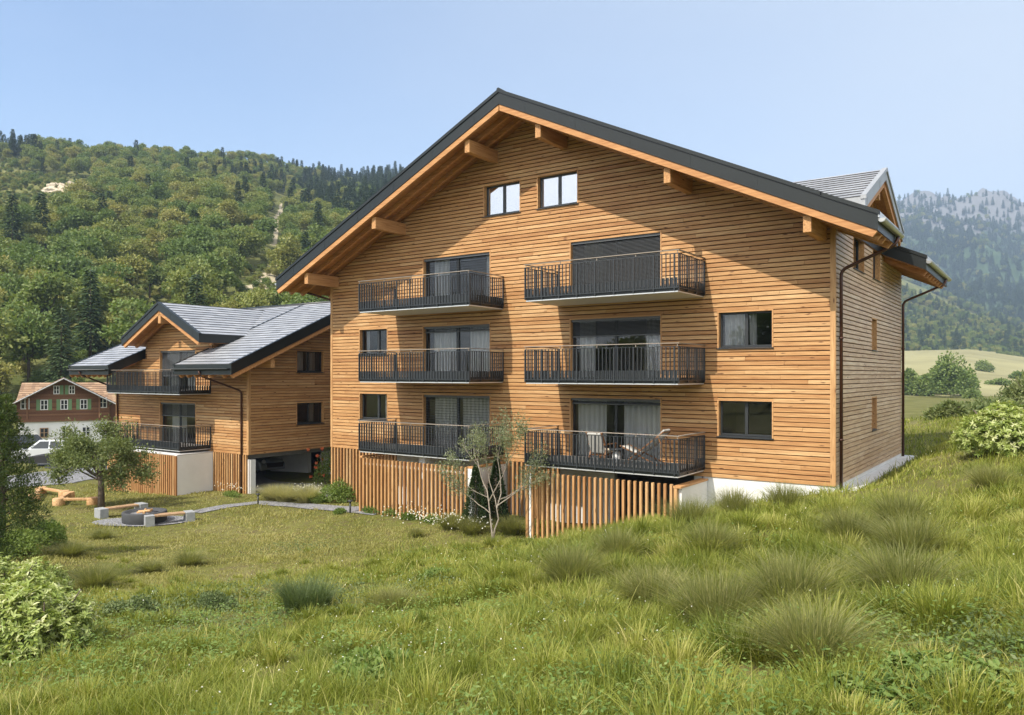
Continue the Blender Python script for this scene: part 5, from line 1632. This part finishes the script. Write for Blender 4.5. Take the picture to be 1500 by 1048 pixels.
small_cypress(697, 768, 2.1, .5, 'dark dwarf cypress before the white screen wall, left of the olive trunk', 61)
small_cypress(727, 765, 2.35, .5, 'dark dwarf cypress before the white screen wall, right of the olive trunk', 62)

# ---------------------------------------------------------------- the three near trees
x, y, z, d = gnd(148, 744)
mesh_tree('garden_tree', 'round crowned garden tree on the lawn between log benches and stone benches', 'tree', (x, y, z - .1),
          [([(0, 0, 0), (.02, .0, .5), (-.03, .02, 1.0), (.02, 0, 1.5)], .16, .12)],
          [((.02, 0, 1.45), (.9, .5, .75), 0.96, .085, 3), ((.02, 0, 1.4), (-1.0, -.55, .6), 1.04, .085, 3), ((.02, 0, 1.5), (.15, .1, 1), 0.93, .09, 3), ((0, 0, 1.3), (-.75, -.75, .35), 0.89, .05, 3), ((0, 0, 1.45), (.6, -.8, .7), 0.81, .06, 3), ((0, 0, 1.45), (-.5, .8, .8), 0.81, .06, 3), ((0, 0, 1.35), (1.0, .6, .3), 0.89, .05, 3), ((.02, 0, 1.5), (-.35, -.2, 1), 0.85, .06, 3), ((.02, 0, 1.45), (.5, -.2, .9), 0.89, .06, 3), ((0, 0, 1.4), (-.9, .1, .8), 0.85, .055, 3)],
          dict(per=18, scatter=.17, L=.13, W=.062, limb=dict(spread=.75, upb=.05, kids=(2, 3))), 'bark', 'apple', 71)
x, y, z, d = gnd(722, 793)
mesh_tree('olive_tree', 'slender forked olive tree with thin grey leaves before the slat screens', 'tree', (x, y, z - .1),
          [([(0, 0, 0), (-.03, 0, .35), (-.1, 0, .8), (-.2, .05, 1.3), (-.32, .1, 1.75)], .036, .016), ([(.02, 0, .1), (.08, 0, .5), (.22, .02, .85), (.16, 0, 1.2), (.3, .05, 1.7)], .034, .016)],
          [((-.1, 0, 1.0), (-1, -.5, .9), 1.0, .02, 2), ((-.32, .1, 1.75), (-.5, 0, 1), 1.0, .024, 2), ((-.2, .05, 1.4), (.35, .1, 1), 1.1, .024, 3), ((.3, .05, 1.7), (.15, 0, 1), 1.05, .026, 2), ((.2, 0, 1.3), (1, .6, .9), 1.05, .022, 2), ((.16, 0, 1.2), (-.3, .3, 1), 1.2, .022, 2), ((-.25, .1, 1.5), (-1, -.6, .35), .9, .016, 2), ((.25, .05, 1.5), (1, .5, .45), .9, .016, 2)],
          dict(per=19, scatter=.11, L=.09, W=.028, along=1.0, limb=dict(spread=.42, upb=.4, kids=(2, 3))), 'pale_bark', 'olive', 72)


def juniper(px, py, h, r, label, seed):
    x, y, z, d = gnd(px, py); rg = np.random.default_rng(seed); t = thing('juniper_tree', label, 'conifer', (x, y, z - .1)); cl = Cloud(); m = MB()
    m.tube([(x, y, z - .1), (x + .05, y, z + h * .5), (x, y, z + h * .85)], [.14, .08, .02], 8)
    for i in range(46):
        f = (i + .5) / 46; a = i * 2.4 + rg.normal(0, .3); R_ = r * (1 - f) ** .6 * rg.uniform(.65, 1.1) + .12
        c = np.array([x + math.cos(a) * R_ * .62, y + math.sin(a) * R_ * .62, z + .25 + f * h * .9])
        m.tube([(x, y, z + .1 + f * h * .8), tuple(c)], [.035, .01], 5)
        n = 520; u = rnd_unit(n, rg); p = c + u * np.array([.42, .42, .5]) * (R_ * .55 + .22) * rg.uniform(.5, 1.1, (n, 1)); td = u + np.array([0, 0, .6]) + rg.normal(0, .5, (n, 3))
        v, q = rhombs(p, td, rnd_unit(n, rg), .1 * rg.uniform(.6, 1.3, n), .026); cl.add(v, q, rg.normal(.42, .18, n) + (rg.random() - .5) * .25)
    m.build('trunk', M['bark'], t); cl.build('crown', [M['juniper']], t)


juniper(2, 806, 4.6, 1.45, 'bushy dark green juniper tree standing at the left edge', 81)
juniper(-60, 850, 4.2, 1.5, 'second juniper cut off by the left frame edge, in front', 82)

# ================================================================== hillside with forest
HSK = np.array([(-900, 240), (-700, 232), (-300, 214), (0, 218), (60, 219), (100, 226), (200, 233), (300, 236), (350, 233), (390, 240), (430, 254), (480, 260), (520, 264), (590, 258), (700, 270), (900, 330)], float)
HD0 = 92.0


def hillz(px, d):
    px = np.asarray(px, float); d = np.asarray(d, float)
    e = (HY - np.interp(px, HSK[:, 0], HSK[:, 1])) / F; dc = 520 + 200 * smooth(250, 480, px)
    t = (d - HD0) / (dc - HD0); top = e * dc + 6.6; tt = np.clip(t, -.2, 1.3)
    z = -6.6 + top * np.where(tt < 1, tt * (.86 + .14 * np.clip(tt, 0, 1)), 1 - (tt - 1) * .5)
    X, Y = at(px, d)
    z = z + np.clip(tt * 5, 0, 1) * (1 - smooth(.8, 1, tt) * .8) * (14 * (fbm(X * .012, Y * .012, 4) - .47) + 3 * (vnoise(X * .06, Y * .06) - .5))
    return z + EYE


hp = np.arange(-900, 905, 8.0); hd_ = np.concatenate([np.arange(76, 260, 5.0), np.arange(260, 900, 14.0)])
gpx, gd = np.meshgrid(hp, hd_, indexing='ij'); X, Y = at(gpx, gd); Z = hillz(gpx, gd) - np.where(gd < 92, (92 - gd) * .25, 0)
GUL = [((405, 436), (398, 385), 7), ((400, 360), (411, 300), 5), ((352, 452), (362, 430), 16), ((378, 430), (388, 412), 16)]
Yp = HY - (Z - EYE) / gd * F
rock = np.zeros_like(Z)
for (ax1, ay1), (bx1, by1), w_ in GUL:
    tt = np.clip(((gpx - ax1) * (bx1 - ax1) + (Yp - ay1) * (by1 - ay1)) / ((bx1 - ax1) ** 2 + (by1 - ay1) ** 2), 0, 1)
    rock = np.maximum(rock, 1 - smooth(w_ * .4, w_ * 1.3, np.hypot(gpx - ax1 - (bx1 - ax1) * tt, Yp - ay1 - (by1 - ay1) * tt)))
nx, ny = X.shape; idx = np.arange(nx * ny).reshape(nx, ny); Q = np.stack([idx[:-1, :-1], idx[1:, :-1], idx[1:, 1:], idx[:-1, 1:]], -1).reshape(-1, 4)
hill = setting(npmesh('hillside', np.stack([X, Y, Z], -1).reshape(-1, 3), Q, mats=[M['hill']], smooth_=True))
a_ = hill.data.attributes.new('rock', 'FLOAT', 'POINT'); a_.data.foreach_set('value', rock.reshape(-1).astype(np.float32))


def broad_proto(seed, label, h=12.0):
    rg = np.random.default_rng(seed); t = thing('broadleaf_tree', label, 'tree', (0, 0, 0), 'broadleaf trees at the foot of the hillside'); cl = Cloud(); m = MB()
    m.tube([(0, 0, -.8), (.1, 0, h * .35), (0, .1, h * .8)], [.28, .2, .05], 7)
    R_ = h * .36
    for i in range(17):
        u = rnd_unit(1, rg)[0]; f = rg.uniform(.25, 1); c = np.array([0, 0, h * .58]) + u * np.array([R_, R_, h * .36]) * f * .78; c[2] = max(c[2], h * .2)
        s = rg.uniform(.28, .46) * R_
        m.tube([(0, 0, h * .3), tuple(c)], [.09, .03], 5, caps=False)
        lobe_leaves(cl, c, (s * 1.15, s * 1.15, s * .85), 150, .62, .42, rg, .5, .5, .16, .5)
    m.build('trunk', M['bark'], t); cr = cl.build('crown', [M['broad']], t); return t, cr


def conifer_proto(seed, h=15.0):
    rg = np.random.default_rng(seed); t = thing('conifer_tree', '', 'tree', (0, 0, 0), 'conifers at the foot of the hillside'); cl = Cloud(); m = MB(); m.tube([(0, 0, -.8), (0, 0, h * .97)], [.24, .03], 7)
    for i in range(24):
        f = i / 24; z = h * (.14 + .84 * f); R_ = h * .19 * (1 - f) ** .85 + .25; n = int(30 + 60 * (1 - f)); a = rg.random(n) * 6.28; rr = R_ * rg.uniform(.25, 1.0, n) * (.8 + .3 * np.sin(a * 3 + i))
        p = np.stack([rr * np.cos(a), rr * np.sin(a), z - rr * .28 + rg.normal(0, .12, n)], 1); td = np.stack([np.cos(a), np.sin(a), np.full(n, -.35)], 1); nn = np.array([[0, 0, 1.]]) + rg.normal(0, .35, (n, 3))
        v, q = rhombs(p, td, nn, .95 * rg.uniform(.6, 1.2, n), .38); cl.add(v, q, rg.normal(.45, .18, n))
    m.build('trunk', M['bark'], t); cr = cl.build('crown', [M['conifer']], t); return t, cr


BP = [broad_proto(300 + i, '') for i in range(5)]; CP = [conifer_proto(320 + i) for i in range(3)]
rgH = np.random.default_rng(44)
n = 8200
d = np.sqrt(rgH.random(n) * (740 ** 2 - 97 ** 2) + 97 ** 2); px = rgH.uniform(-260, 700, n)
keep = d < 518 + 205 * smooth(250, 480, px)
px, d = px[keep], d[keep]; zz = hillz(px, d); yp = HY - (zz - EYE) / d * F
ok = np.ones(len(px), bool)
for (ax1, ay1), (bx1, by1), w_ in GUL:
    tt = np.clip(((px - ax1) * (bx1 - ax1) + (yp - ay1) * (by1 - ay1)) / ((bx1 - ax1) ** 2 + (by1 - ay1) ** 2), 0, 1); ok &= np.hypot(px - ax1 - (bx1 - ax1) * tt, np.maximum(np.abs(yp - 18 - ay1 - (by1 - ay1) * tt) - 22, 0)) > w_ * .8 + 8
ok &= ~((px > 56) & (px < 142) & (yp > 264) & (yp < 304)); ok &= ~((d < 116 + 6 * np.sin(px * .05)) & (px > 95) & (px < 230))
px, d, zz, yp = px[ok], d[ok], zz[ok], yp[ok]; X, Y = at(px, d)
# thin out trees that stand inside one another
o_ = np.argsort(d); px, d, zz, yp, X, Y = (a[o_] for a in (px, d, zz, yp, X, Y)); cell = {}; ok = np.ones(len(px), bool)
for i in range(len(px)):
    s = 4.2 if d[i] < 200 else 4.6; key = (int(X[i] // 8), int(Y[i] // 8)); hit = False
    for a in (-1, 0, 1):
        for b in (-1, 0, 1):
            for j in cell.get((key[0] + a, key[1] + b), ()):
                if (X[i] - X[j]) ** 2 + (Y[i] - Y[j]) ** 2 < s * s: hit = True; break
            if hit: break
        if hit: break
    if hit: ok[i] = False
    else: cell.setdefault(key, []).append(i)
px, d, zz, yp, X, Y = (a[ok] for a in (px, d, zz, yp, X, Y))
kn = fbm(X * .01 + 5, Y * .01, 3) / .875; con = (rgH.random(len(px)) < .045 + .7 * smooth(330, 520, px) * (d > 330) + .5 * (kn > .6) * (d > 260))
low = (px < 95) & (yp > 238) & (yp < 345) & (fbm(X * .02, Y * .02, 3) / .875 > .42); con &= ~low; sc_t = np.where(low, .42, 1) * rgH.uniform(.55, 1.2, len(px)) * (1 - .12 * smooth(300, 600, d)); rot = rgH.random(len(px)) * 6.28; kind = np.where(con, 5 + rgH.integers(0, 3, len(px)), rgH.integers(0, 5, len(px)))
near = (d < 178) & (px > -25) & (px < 492)
cand = np.where(near)[0]; cand = cand[:110]; near = np.zeros(len(px), bool); near[cand] = True
for k_ in range(8):      # one of every kind stands among the single trees
    if not (near & (kind == k_)).any():
        j = int(np.where((kind == k_) & (px > 0) & (px < 470))[0][0]); near[j] = True
cand = np.where(near)[0]
order = sorted(cand, key=lambda i: px[i])
ZONES = [(-99, 40, 'above the left juniper'), (40, 110, 'above the chalet roof'), (110, 180, 'beside the cross gable'), (180, 245, 'above the cross gable'), (245, 330, 'above the slate roof'), (330, 400, 'near the scree gully'), (400, 999, 'by the big eave')]
cnt = {}; NUM = ['leftmost', 'second', 'third', 'fourth', 'fifth', 'sixth', 'seventh', 'eighth', 'ninth', 'tenth', 'eleventh', 'twelfth']
used = set()
for i in order:
    zn = next(z_[2] for z_ in ZONES if z_[0] <= px[i] < z_[1]); nm = 'conifer' if con[i] else 'broadleaf tree'; sz = 'tall' if sc_t[i] > .98 else ('small' if sc_t[i] < .8 else 'medium'); row = 'in front' if d[i] < 138 else ('behind' if d[i] < 158 else 'upslope')
    key = (zn, nm, row); cnt[key] = cnt.get(key, 0) + 1; c_ = cnt[key]
    lab = '%s %s %s, %s, %s from left' % (sz, nm, row, zn, NUM[min(c_ - 1, 11)])
    pr = (CP[kind[i] - 5] if con[i] else BP[kind[i]])[0]; loc = (X[i], Y[i], zz[i] - .2); s = sc_t[i]
    sq = (s, s, s * rgH.uniform(.9, 1.15))
    if pr.name not in used:
        used.add(pr.name); pr.location = loc; pr.rotation_euler = (0, 0, rot[i]); pr.scale = sq; pr['label'] = lab
    else: dup(pr, loc, rot[i], sq, lab)


def instanced(name, label, X, Y, Z, S, Rz, K, protos):
    me = bpy.data.meshes.new(name); me.vertices.add(len(X)); me.vertices.foreach_set('co', np.stack([X, Y, Z], 1).astype(np.float32).ravel())
    for nm, ty, arr in (('sz', 'FLOAT', S), ('rz', 'FLOAT', Rz), ('kd', 'INT', K)):
        a = me.attributes.new(nm, ty, 'POINT'); a.data.foreach_set('value', np.asarray(arr, np.float32 if ty == 'FLOAT' else np.int32))
    me.update(); o = bpy.data.objects.new(name, me); COL.objects.link(o); setting(o, 'stuff'); o['label'] = label
    ng = bpy.data.node_groups.new(name, 'GeometryNodeTree'); ng.interface.new_socket('Geometry', in_out='INPUT', socket_type='NodeSocketGeometry'); ng.interface.new_socket('Geometry', in_out='OUTPUT', socket_type='NodeSocketGeometry')
    N = ng.nodes; gi = N.new('NodeGroupInput'); go = N.new('NodeGroupOutput'); jn = N.new('GeometryNodeJoinGeometry')

    def attr(nm, ty):
        a = N.new('GeometryNodeInputNamedAttribute'); a.data_type = ty; a.inputs['Name'].default_value = nm; return [s for s in a.outputs if s.enabled and s.name == 'Attribute'][0]
    sz, rz, kd = attr('sz', 'FLOAT'), attr('rz', 'FLOAT'), attr('kd', 'INT'); cx = N.new('ShaderNodeCombineXYZ'); ng.links.new(rz, cx.inputs[2])
    for i, ob in enumerate(protos):
        oi = N.new('GeometryNodeObjectInfo'); oi.inputs['Object'].default_value = ob; oi.inputs['As Instance'].default_value = True
        cp = N.new('FunctionNodeCompare'); cp.data_type = 'INT'; cp.operation = 'EQUAL'; ii = [s for s in cp.inputs if s.enabled and s.type == 'INT']; ng.links.new(kd, ii[0]); ii[1].default_value = i
        ip = N.new('GeometryNodeInstanceOnPoints'); ng.links.new(gi.outputs[0], ip.inputs['Points']); ng.links.new(cp.outputs[0], ip.inputs['Selection']); ng.links.new(oi.outputs['Geometry'], ip.inputs['Instance']); ng.links.new(cx.outputs[0], ip.inputs['Rotation']); ng.links.new(sz, ip.inputs['Scale']); ng.links.new(ip.outputs[0], jn.inputs[0])
    ng.links.new(jn.outputs[0], go.inputs[0]); md = o.modifiers.new('scatter', 'NODES'); md.node_group = ng
    return o


PR = [b[1] for b in BP] + [c[1] for c in CP]
f_ = ~near
instanced('hillside_forest', 'mixed forest covering the far hillside', X[f_], Y[f_], zz[f_] - .2, sc_t[f_], rot[f_], kind[f_], PR)
# undergrowth at the foot of the hill
n = 3300; px2 = np.r_[rgH.uniform(-200, 520, n - 1300), rgH.uniform(52, 148, 300), rgH.uniform(-30, 96, 1000)]; d2 = np.r_[rgH.uniform(93, 240, n - 1300), rgH.uniform(360, 520, 300), rgH.uniform(300, 540, 1000)]; k2 = (d2 > 112) | (px2 < 60) | (px2 > 240) | (rgH.random(n) < .2); px2, d2 = px2[k2], d2[k2]; X2, Y2 = at(px2, d2)
k2 = ~((X2 > -47) & (Y2 < 37)); X2, Y2, px2, d2 = X2[k2], Y2[k2], px2[k2], d2[k2]
instanced('hillside_undergrowth', 'bushes and scrub at the foot of the hillside', X2, Y2, hillz(px2, d2) - .7, rgH.uniform(.1, .32, len(X2)) * np.where(d2 > 300, .9, 1), rgH.random(len(X2)) * 6, rgH.integers(0, 5, len(X2)), PR)


n = 70; xb = rgH.uniform(-95, 70, n); yb = rgH.uniform(-95, -42, n)
instanced('wood_edge', 'edge of a wood behind the viewer, mirrored in the window panes', xb, yb, H(xb, yb) - .3, rgH.uniform(.5, 1.15, n), rgH.random(n) * 6, rgH.integers(0, 7, n), PR)


def crag(name, label, px0, py0, w_, h_, d_, seed):
    rg = np.random.default_rng(seed); x, y = at(px0, d_); z = EYE - (py0 - HY) / F * d_; W_ = w_ / F * d_; H_ = h_ / F * d_; u, v = np.meshgrid(np.linspace(-1, 1, 40), np.linspace(0, 1, 16), indexing='ij')
    hh = H_ * (.35 + .75 * fbm(u * 7 + seed, u * 0 + 2, 4)) * (1 - np.abs(u) ** 4)
    dep = -2.5 * fbm(u * 11 + seed, v * 5, 4) * 2 + v * 5 * 1.0
    P_ = np.stack([x + CS * u * W_ / 2 - SN * dep, y + SN * u * W_ / 2 + CS * dep, z + hh * v - 2.0 * (1 - v)], -1)
    back = P_[:, -1:, :] + np.array([-SN * 9, CS * 9, -1.0]); P_ = np.concatenate([P_, back], 1)
    nx, ny = P_.shape[:2]; idx = np.arange(nx * ny).reshape(nx, ny); Q = np.stack([idx[:-1, :-1], idx[1:, :-1], idx[1:, 1:], idx[:-1, 1:]], -1).reshape(-1, 4)
    return setting(npmesh(name, P_.reshape(-1, 3), Q, mats=[M['rock']]))


def hill_d(px, py):
    dd = np.arange(100, 800, 2.0); return float(dd[np.argmax(HY - (hillz(np.full_like(dd, px), dd) - EYE) / dd * F <= py)])


crag('cliff', '', 92, 277, 78, 15, hill_d(92, 277) - 4, 3); crag('cliff', '', 138, 279, 34, 11, hill_d(138, 279) - 4, 6); crag('cliff', '', 240, 270, 16, 7, hill_d(240, 270) - 4, 8)
rgW = random.Random(8)
wl_ = thing('dry_stone_wall', 'low dry stone wall on the meadow above the chalet', 'wall', (*at(180, 122), h1(*at(180, 122))))
m = MB()
for i in range(60):
    pxx = 138 + i * 1.35; dd = 121 + .5 * math.sin(i * .3); x, y = at(pxx, dd); z = float(hillz(np.array([pxx]), np.array([dd]))[0])
    for k in range(2):
        m.ct = rgW.random(); s = rgW.uniform(.16, .3); m.hexa([(x + a * s * rgW.uniform(.8, 1.2), y + b * s * rgW.uniform(.8, 1.2), z - .3 + k * .45 + c * rgW.uniform(.4, .55)) for c in (0, 1) for a, b in ((-1, -1), (1, -1), (1, 1), (-1, 1))])
m.build('stones', M['wallstone'], wl_)

# ================================================================== right: field, foothill, mountain
def range_mesh(name, sk, d0, dc, z0, mat, bump, step_px=10, nd=60, px0=780, px1=2300, rockline=None, pw=1.1, crag_=0):
    sk = np.array(sk, float)

    def fz(px, d):
        px = np.asarray(px, float); e = (HY - np.interp(px, sk[:, 0], sk[:, 1])) / F; tt = (d - d0) / (dc - d0); X, Y = at(px, d)
        t1 = np.clip(tt, 0, 1); z = z0 + (e * dc - z0) * t1 ** pw - np.maximum(tt - 1, 0) * (e * dc - z0) * .6
        rid = 1 - np.abs(2 * fbm(X * bump[1], Y * bump[1], 5) / .97 - 1)
        return z + (crag_ * (fbm(X * .013, Y * .013, 4) - .47) * smooth(.6, .95, tt)) + bump[0] * (rid - .75) * np.clip(t1 * 3, 0, 1) * (1 - .75 * smooth(.85, 1, tt)) + EYE
    p = np.arange(px0, px1, step_px); dd = np.linspace(d0 - (dc - d0) * .05, dc + (dc - d0) * .25, nd); a, b = np.meshgrid(p, dd, indexing='ij'); X, Y = at(a, b); Z = fz(a, b)
    nx, ny = X.shape; idx = np.arange(nx * ny).reshape(nx, ny); Q = np.stack([idx[:-1, :-1], idx[1:, :-1], idx[1:, 1:], idx[:-1, 1:]], -1).reshape(-1, 4)
    o = setting(npmesh(name, np.stack([X, Y, Z], -1).reshape(-1, 3), Q, mats=[mat], smooth_=True))
    at_ = o.data.attributes.new('rock', 'FLOAT', 'POINT'); yy = HY - (Z - EYE) / b * F
    at_.data.foreach_set('value', (smooth(rockline[0], rockline[1], yy) if rockline else np.zeros_like(Z)).astype(np.float32).ravel()); return fz


fzF = range_mesh('far_field', [(1130, 515), (1330, 512), (1420, 508), (1500, 520), (1700, 525), (2300, 530)], 240, 760, -6.8, M['field'], (5, .006), nd=40)
fzH = range_mesh('foothill', [(1130, 385), (1320, 408), (1360, 425), (1400, 445), (1450, 465), (1500, 485), (1600, 505), (1800, 525), (2300, 530)], 640, 1250, 6, M['hill'], (40, .004))
fzM = range_mesh('mountain', [(1130, 310), (1300, 300), (1318, 296), (1335, 292), (1350, 288), (1368, 291), (1382, 296), (1405, 293), (1418, 287), (1430, 284), (1443, 280), (1455, 277), (1470, 280), (1480, 286), (1500, 288), (1600, 276), (1800, 296), (2300, 330)], 1000, 2600, 0, M['mountain'], (230, .0028), 5, 150, rockline=(400, 290), pw=1.25, crag_=75)


def forest_on(name, label, fz, n, d0, d1, px0, px1, conf, seed, s0, s1, ymin=0):
    rg = np.random.default_rng(seed); d = np.sqrt(rg.random(n) * (d1 ** 2 - d0 ** 2) + d0 ** 2); px = rg.uniform(px0, px1, n); z = fz(px, d); yy = HY - (z - EYE) / d * F; X, Y = at(px, d)
    k = (fbm(X * .004, Y * .004, 3) / .875 < (.70 if ymin else .62)) & (yy > ymin + 60 * rg.random(n) ** 2); k &= rg.random(n) < (.4 + .6 * smooth(305, 385, yy) if ymin else 1.0)
    px, d, z, X, Y = (a[k] for a in (px, d, z, X, Y)); con = rg.random(len(X)) < conf; kd = np.where(con, 5 + rg.integers(0, 3, len(X)), rg.integers(0, 5, len(X)))
    instanced(name, label, X, Y, z - .5, rg.uniform(s0, s1, len(X)), rg.random(len(X)) * 6, kd, PR)


forest_on('foothill_forest', 'mixed forest on the foothill right of the house', fzH, 10500, 700, 1240, 900, 1780, .35, 91, .8, 1.25)
forest_on('mountain_forest', 'dark conifer forest on the far mountain', fzM, 24000, 1150, 2560, 900, 1760, .85, 92, 1.0, 1.9, 283)
FT = [(1332, 566, 245, 34, 42), (1358, 566, 240, 36, 36), (1392, 567, 225, 70, 72), (1412, 565, 240, 42, 48), (1346, 562, 258, 30, 34), (1440, 524, 430, 30, 18), (1376, 563, 250, 40, 54), (1425, 562, 215, 26, 14), (1462, 548, 300, 34, 12), (1492, 536, 340, 30, 12), (1335, 542, 330, 24, 10)]
FL = ['small broadleaf tree at the left of the valley group by the house', 'low broadleaf tree second from left in the valley group', 'tallest broad tree in the middle of the valley group', 'big round tree at the right of the valley group', 'tree half hidden by the far house corner in the valley', 'lone distant tree on the dry field edge', 'tree behind the tallest one in the valley group', 'low field bush just right of the big round valley tree', 'low bush in the dry field behind the crest bushes', 'low bush in the dry field by the right frame edge', 'low bush in the dry field beside the house corner']
for i_, ((px_, py_, dd, w_, h_), lb_) in enumerate(zip(FT, FL)):
    x, y = at(px_, dd); z = float(fzF(np.array([px_]), np.array([dd]))[0]) if dd > 262 else h1(x, y); W_ = w_ / F * dd / 2; leaf_mound('broadleaf_tree', lb_, 'tree', (x, y, z - .6), (W_, W_, h_ / F * dd), 2600, .95, .6, M['valley'], 700 + i_, lobes=13, group='trees in the valley right of the house')
for i, (px_, py_, r_, n_, lb_) in enumerate(((1392, 598, (1.3, 1.0, 1.15), 3000, 'dark green hedge bush on the crest, nearest the house'), (1430, 597, (2.4, 1.8, 1.0), 3000, 'low hedge bush on the crest, second from the house'), (1468, 592, (2.6, 2, 1.4), 3500, 'hedge bush on the crest behind the leafy bush'), (1512, 588, (2.4, 2.2, 3.4), 5000, 'tall spreading bush on the crest at the right edge'))):
    x, y = at(px_, 46 + 2 * i); leaf_mound('hedge_bush', lb_, 'shrub', (x, y, h1(x, y) - .2), r_, n_, .26, .12, M['apple'], 95 + i, group='bushes along the crest')
# ------------------------------------------------------------------ air
bpy.context.view_layer.update()
lo = [1e9] * 3; hi = [-1e9] * 3
for o in sc.objects:
    if o.type == 'MESH' and not o.modifiers.get('scatter'):
        for c in o.bound_box:
            p = o.matrix_world @ Vector(c)
            for k in range(3): lo[k] = min(lo[k], p[k]); hi[k] = max(hi[k], p[k])
m = MB(); m.box(lo[0] - 40, hi[0] + 40, lo[1] - 40, hi[1] + 40, lo[2] - 1, hi[2] + 45)
t = NT('hazy_air'); pv_ = t.n('ShaderNodeVolumePrincipled'); pv_.inputs['Color'].default_value = (.56, .74, 1, 1); pv_.inputs['Density'].default_value = HAZE; pv_.inputs['Anisotropy'].default_value = .0
t.l(pv_.outputs[0], t.out.inputs['Volume'])
setting(m.build('haze', t.m), 'stuff')
# ------------------------------------------------------------------ camera, light
cam = bpy.data.cameras.new('camera'); co = bpy.data.objects.new('camera', cam); COL.objects.link(co)
co.location = (0, 0, EYE); co.rotation_euler = (PI / 2, 0, YAW); cam.sensor_width = 36; cam.lens = F / 1500 * 36
cam.shift_y = 25.5 / 1500; cam.clip_end = 30000; cam.clip_start = .1; sc.camera = co
SUN = Vector((-.19, -1.0, 1.2)).normalized()
sl_ = bpy.data.lights.new('sun', 'SUN'); sl_.energy = 2.6; sl_.angle = math.radians(.5); sl_.color = (1, .93, .82)
so_ = bpy.data.objects.new('sun', sl_); COL.objects.link(so_); so_.rotation_euler = (-SUN).to_track_quat('-Z', 'Y').to_euler(); so_.location = (-20, -60, 80)
w = bpy.data.worlds.new('World'); sc.world = w; w.use_nodes = True
sky = w.node_tree.nodes.new('ShaderNodeTexSky'); sky.sky_type = 'NISHITA'; sky.sun_disc = False
sky.sun_elevation = math.asin(SUN.z); sky.sun_rotation = math.atan2(SUN.x, SUN.y)
sky.air_density = 1.0; sky.dust_density = .9; sky.ozone_density = 3.0
wt = w.node_tree; bg = wt.nodes['Background']; bg.inputs[1].default_value = .095
# a veil of thin bright cirrus that thickens towards the east (right of the house)
tc = wt.nodes.new('ShaderNodeTexCoord'); dt = wt.nodes.new('ShaderNodeVectorMath'); dt.operation = 'DOT_PRODUCT'; dt.inputs[1].default_value = (.9, .43, .12)
wt.links.new(tc.outputs['Generated'], dt.inputs[0])
nz = wt.nodes.new('ShaderNodeTexNoise'); nz.inputs['Scale'].default_value = 2.2; nz.inputs['Detail'].default_value = 5
mpw = wt.nodes.new('ShaderNodeMapping'); mpw.inputs['Scale'].default_value = (1, 1, 2.5); wt.links.new(tc.outputs['Generated'], mpw.inputs[0]); wt.links.new(mpw.outputs[0], nz.inputs['Vector'])
ad = wt.nodes.new('ShaderNodeMath'); ad.operation = 'MULTIPLY_ADD'; ad.inputs[1].default_value = .5; wt.links.new(nz.outputs[0], ad.inputs[0]); wt.links.new(dt.outputs['Value'], ad.inputs[2])
mr = wt.nodes.new('ShaderNodeMapRange'); mr.inputs['From Min'].default_value = -.48; mr.inputs['From Max'].default_value = .95; mr.interpolation_type = 'LINEAR'; wt.links.new(ad.outputs[0], mr.inputs['Value'])
mx = wt.nodes.new('ShaderNodeMix'); mx.data_type = 'RGBA'; wt.links.new(mr.outputs[0], mx.inputs[0]); wt.links.new(sky.outputs[0], mx.inputs[6]); mx.inputs[7].default_value = (3.35, 3.75, 4.3, 1)
# unseen bright sky patch, added east of the sun as fill for shaded walls
d2_ = wt.nodes.new('ShaderNodeVectorMath'); d2_.operation = 'DOT_PRODUCT'; d2_.inputs[1].default_value = (.42, -.84, .34); wt.links.new(tc.outputs['Generated'], d2_.inputs[0])
m2 = wt.nodes.new('ShaderNodeMapRange'); m2.interpolation_type = 'SMOOTHSTEP'; m2.inputs['From Min'].default_value = -.25; m2.inputs['From Max'].default_value = .95; wt.links.new(d2_.outputs['Value'], m2.inputs['Value'])
x2 = wt.nodes.new('ShaderNodeMix'); x2.data_type = 'RGBA'; wt.links.new(m2.outputs[0], x2.inputs[0]); wt.links.new(mx.outputs[2], x2.inputs[6]); x2.inputs[7].default_value = (9.5, 9.3, 9.0, 1)
wt.links.new(x2.outputs[2], bg.inputs[0])
sc.view_settings.view_transform = 'Standard'; sc.view_settings.look = 'None'; sc.view_settings.exposure = 1.28; sc.view_settings.gamma = 1
sc.render.engine = 'CYCLES'
sc.cycles.use_denoising = True
sc.cycles.max_bounces = 6; sc.cycles.volume_bounces = 0; sc.cycles.diffuse_bounces = 3; sc.cycles.glossy_bounces = 3; sc.cycles.transparent_max_bounces = 12; sc.cycles.transmission_bounces = 3
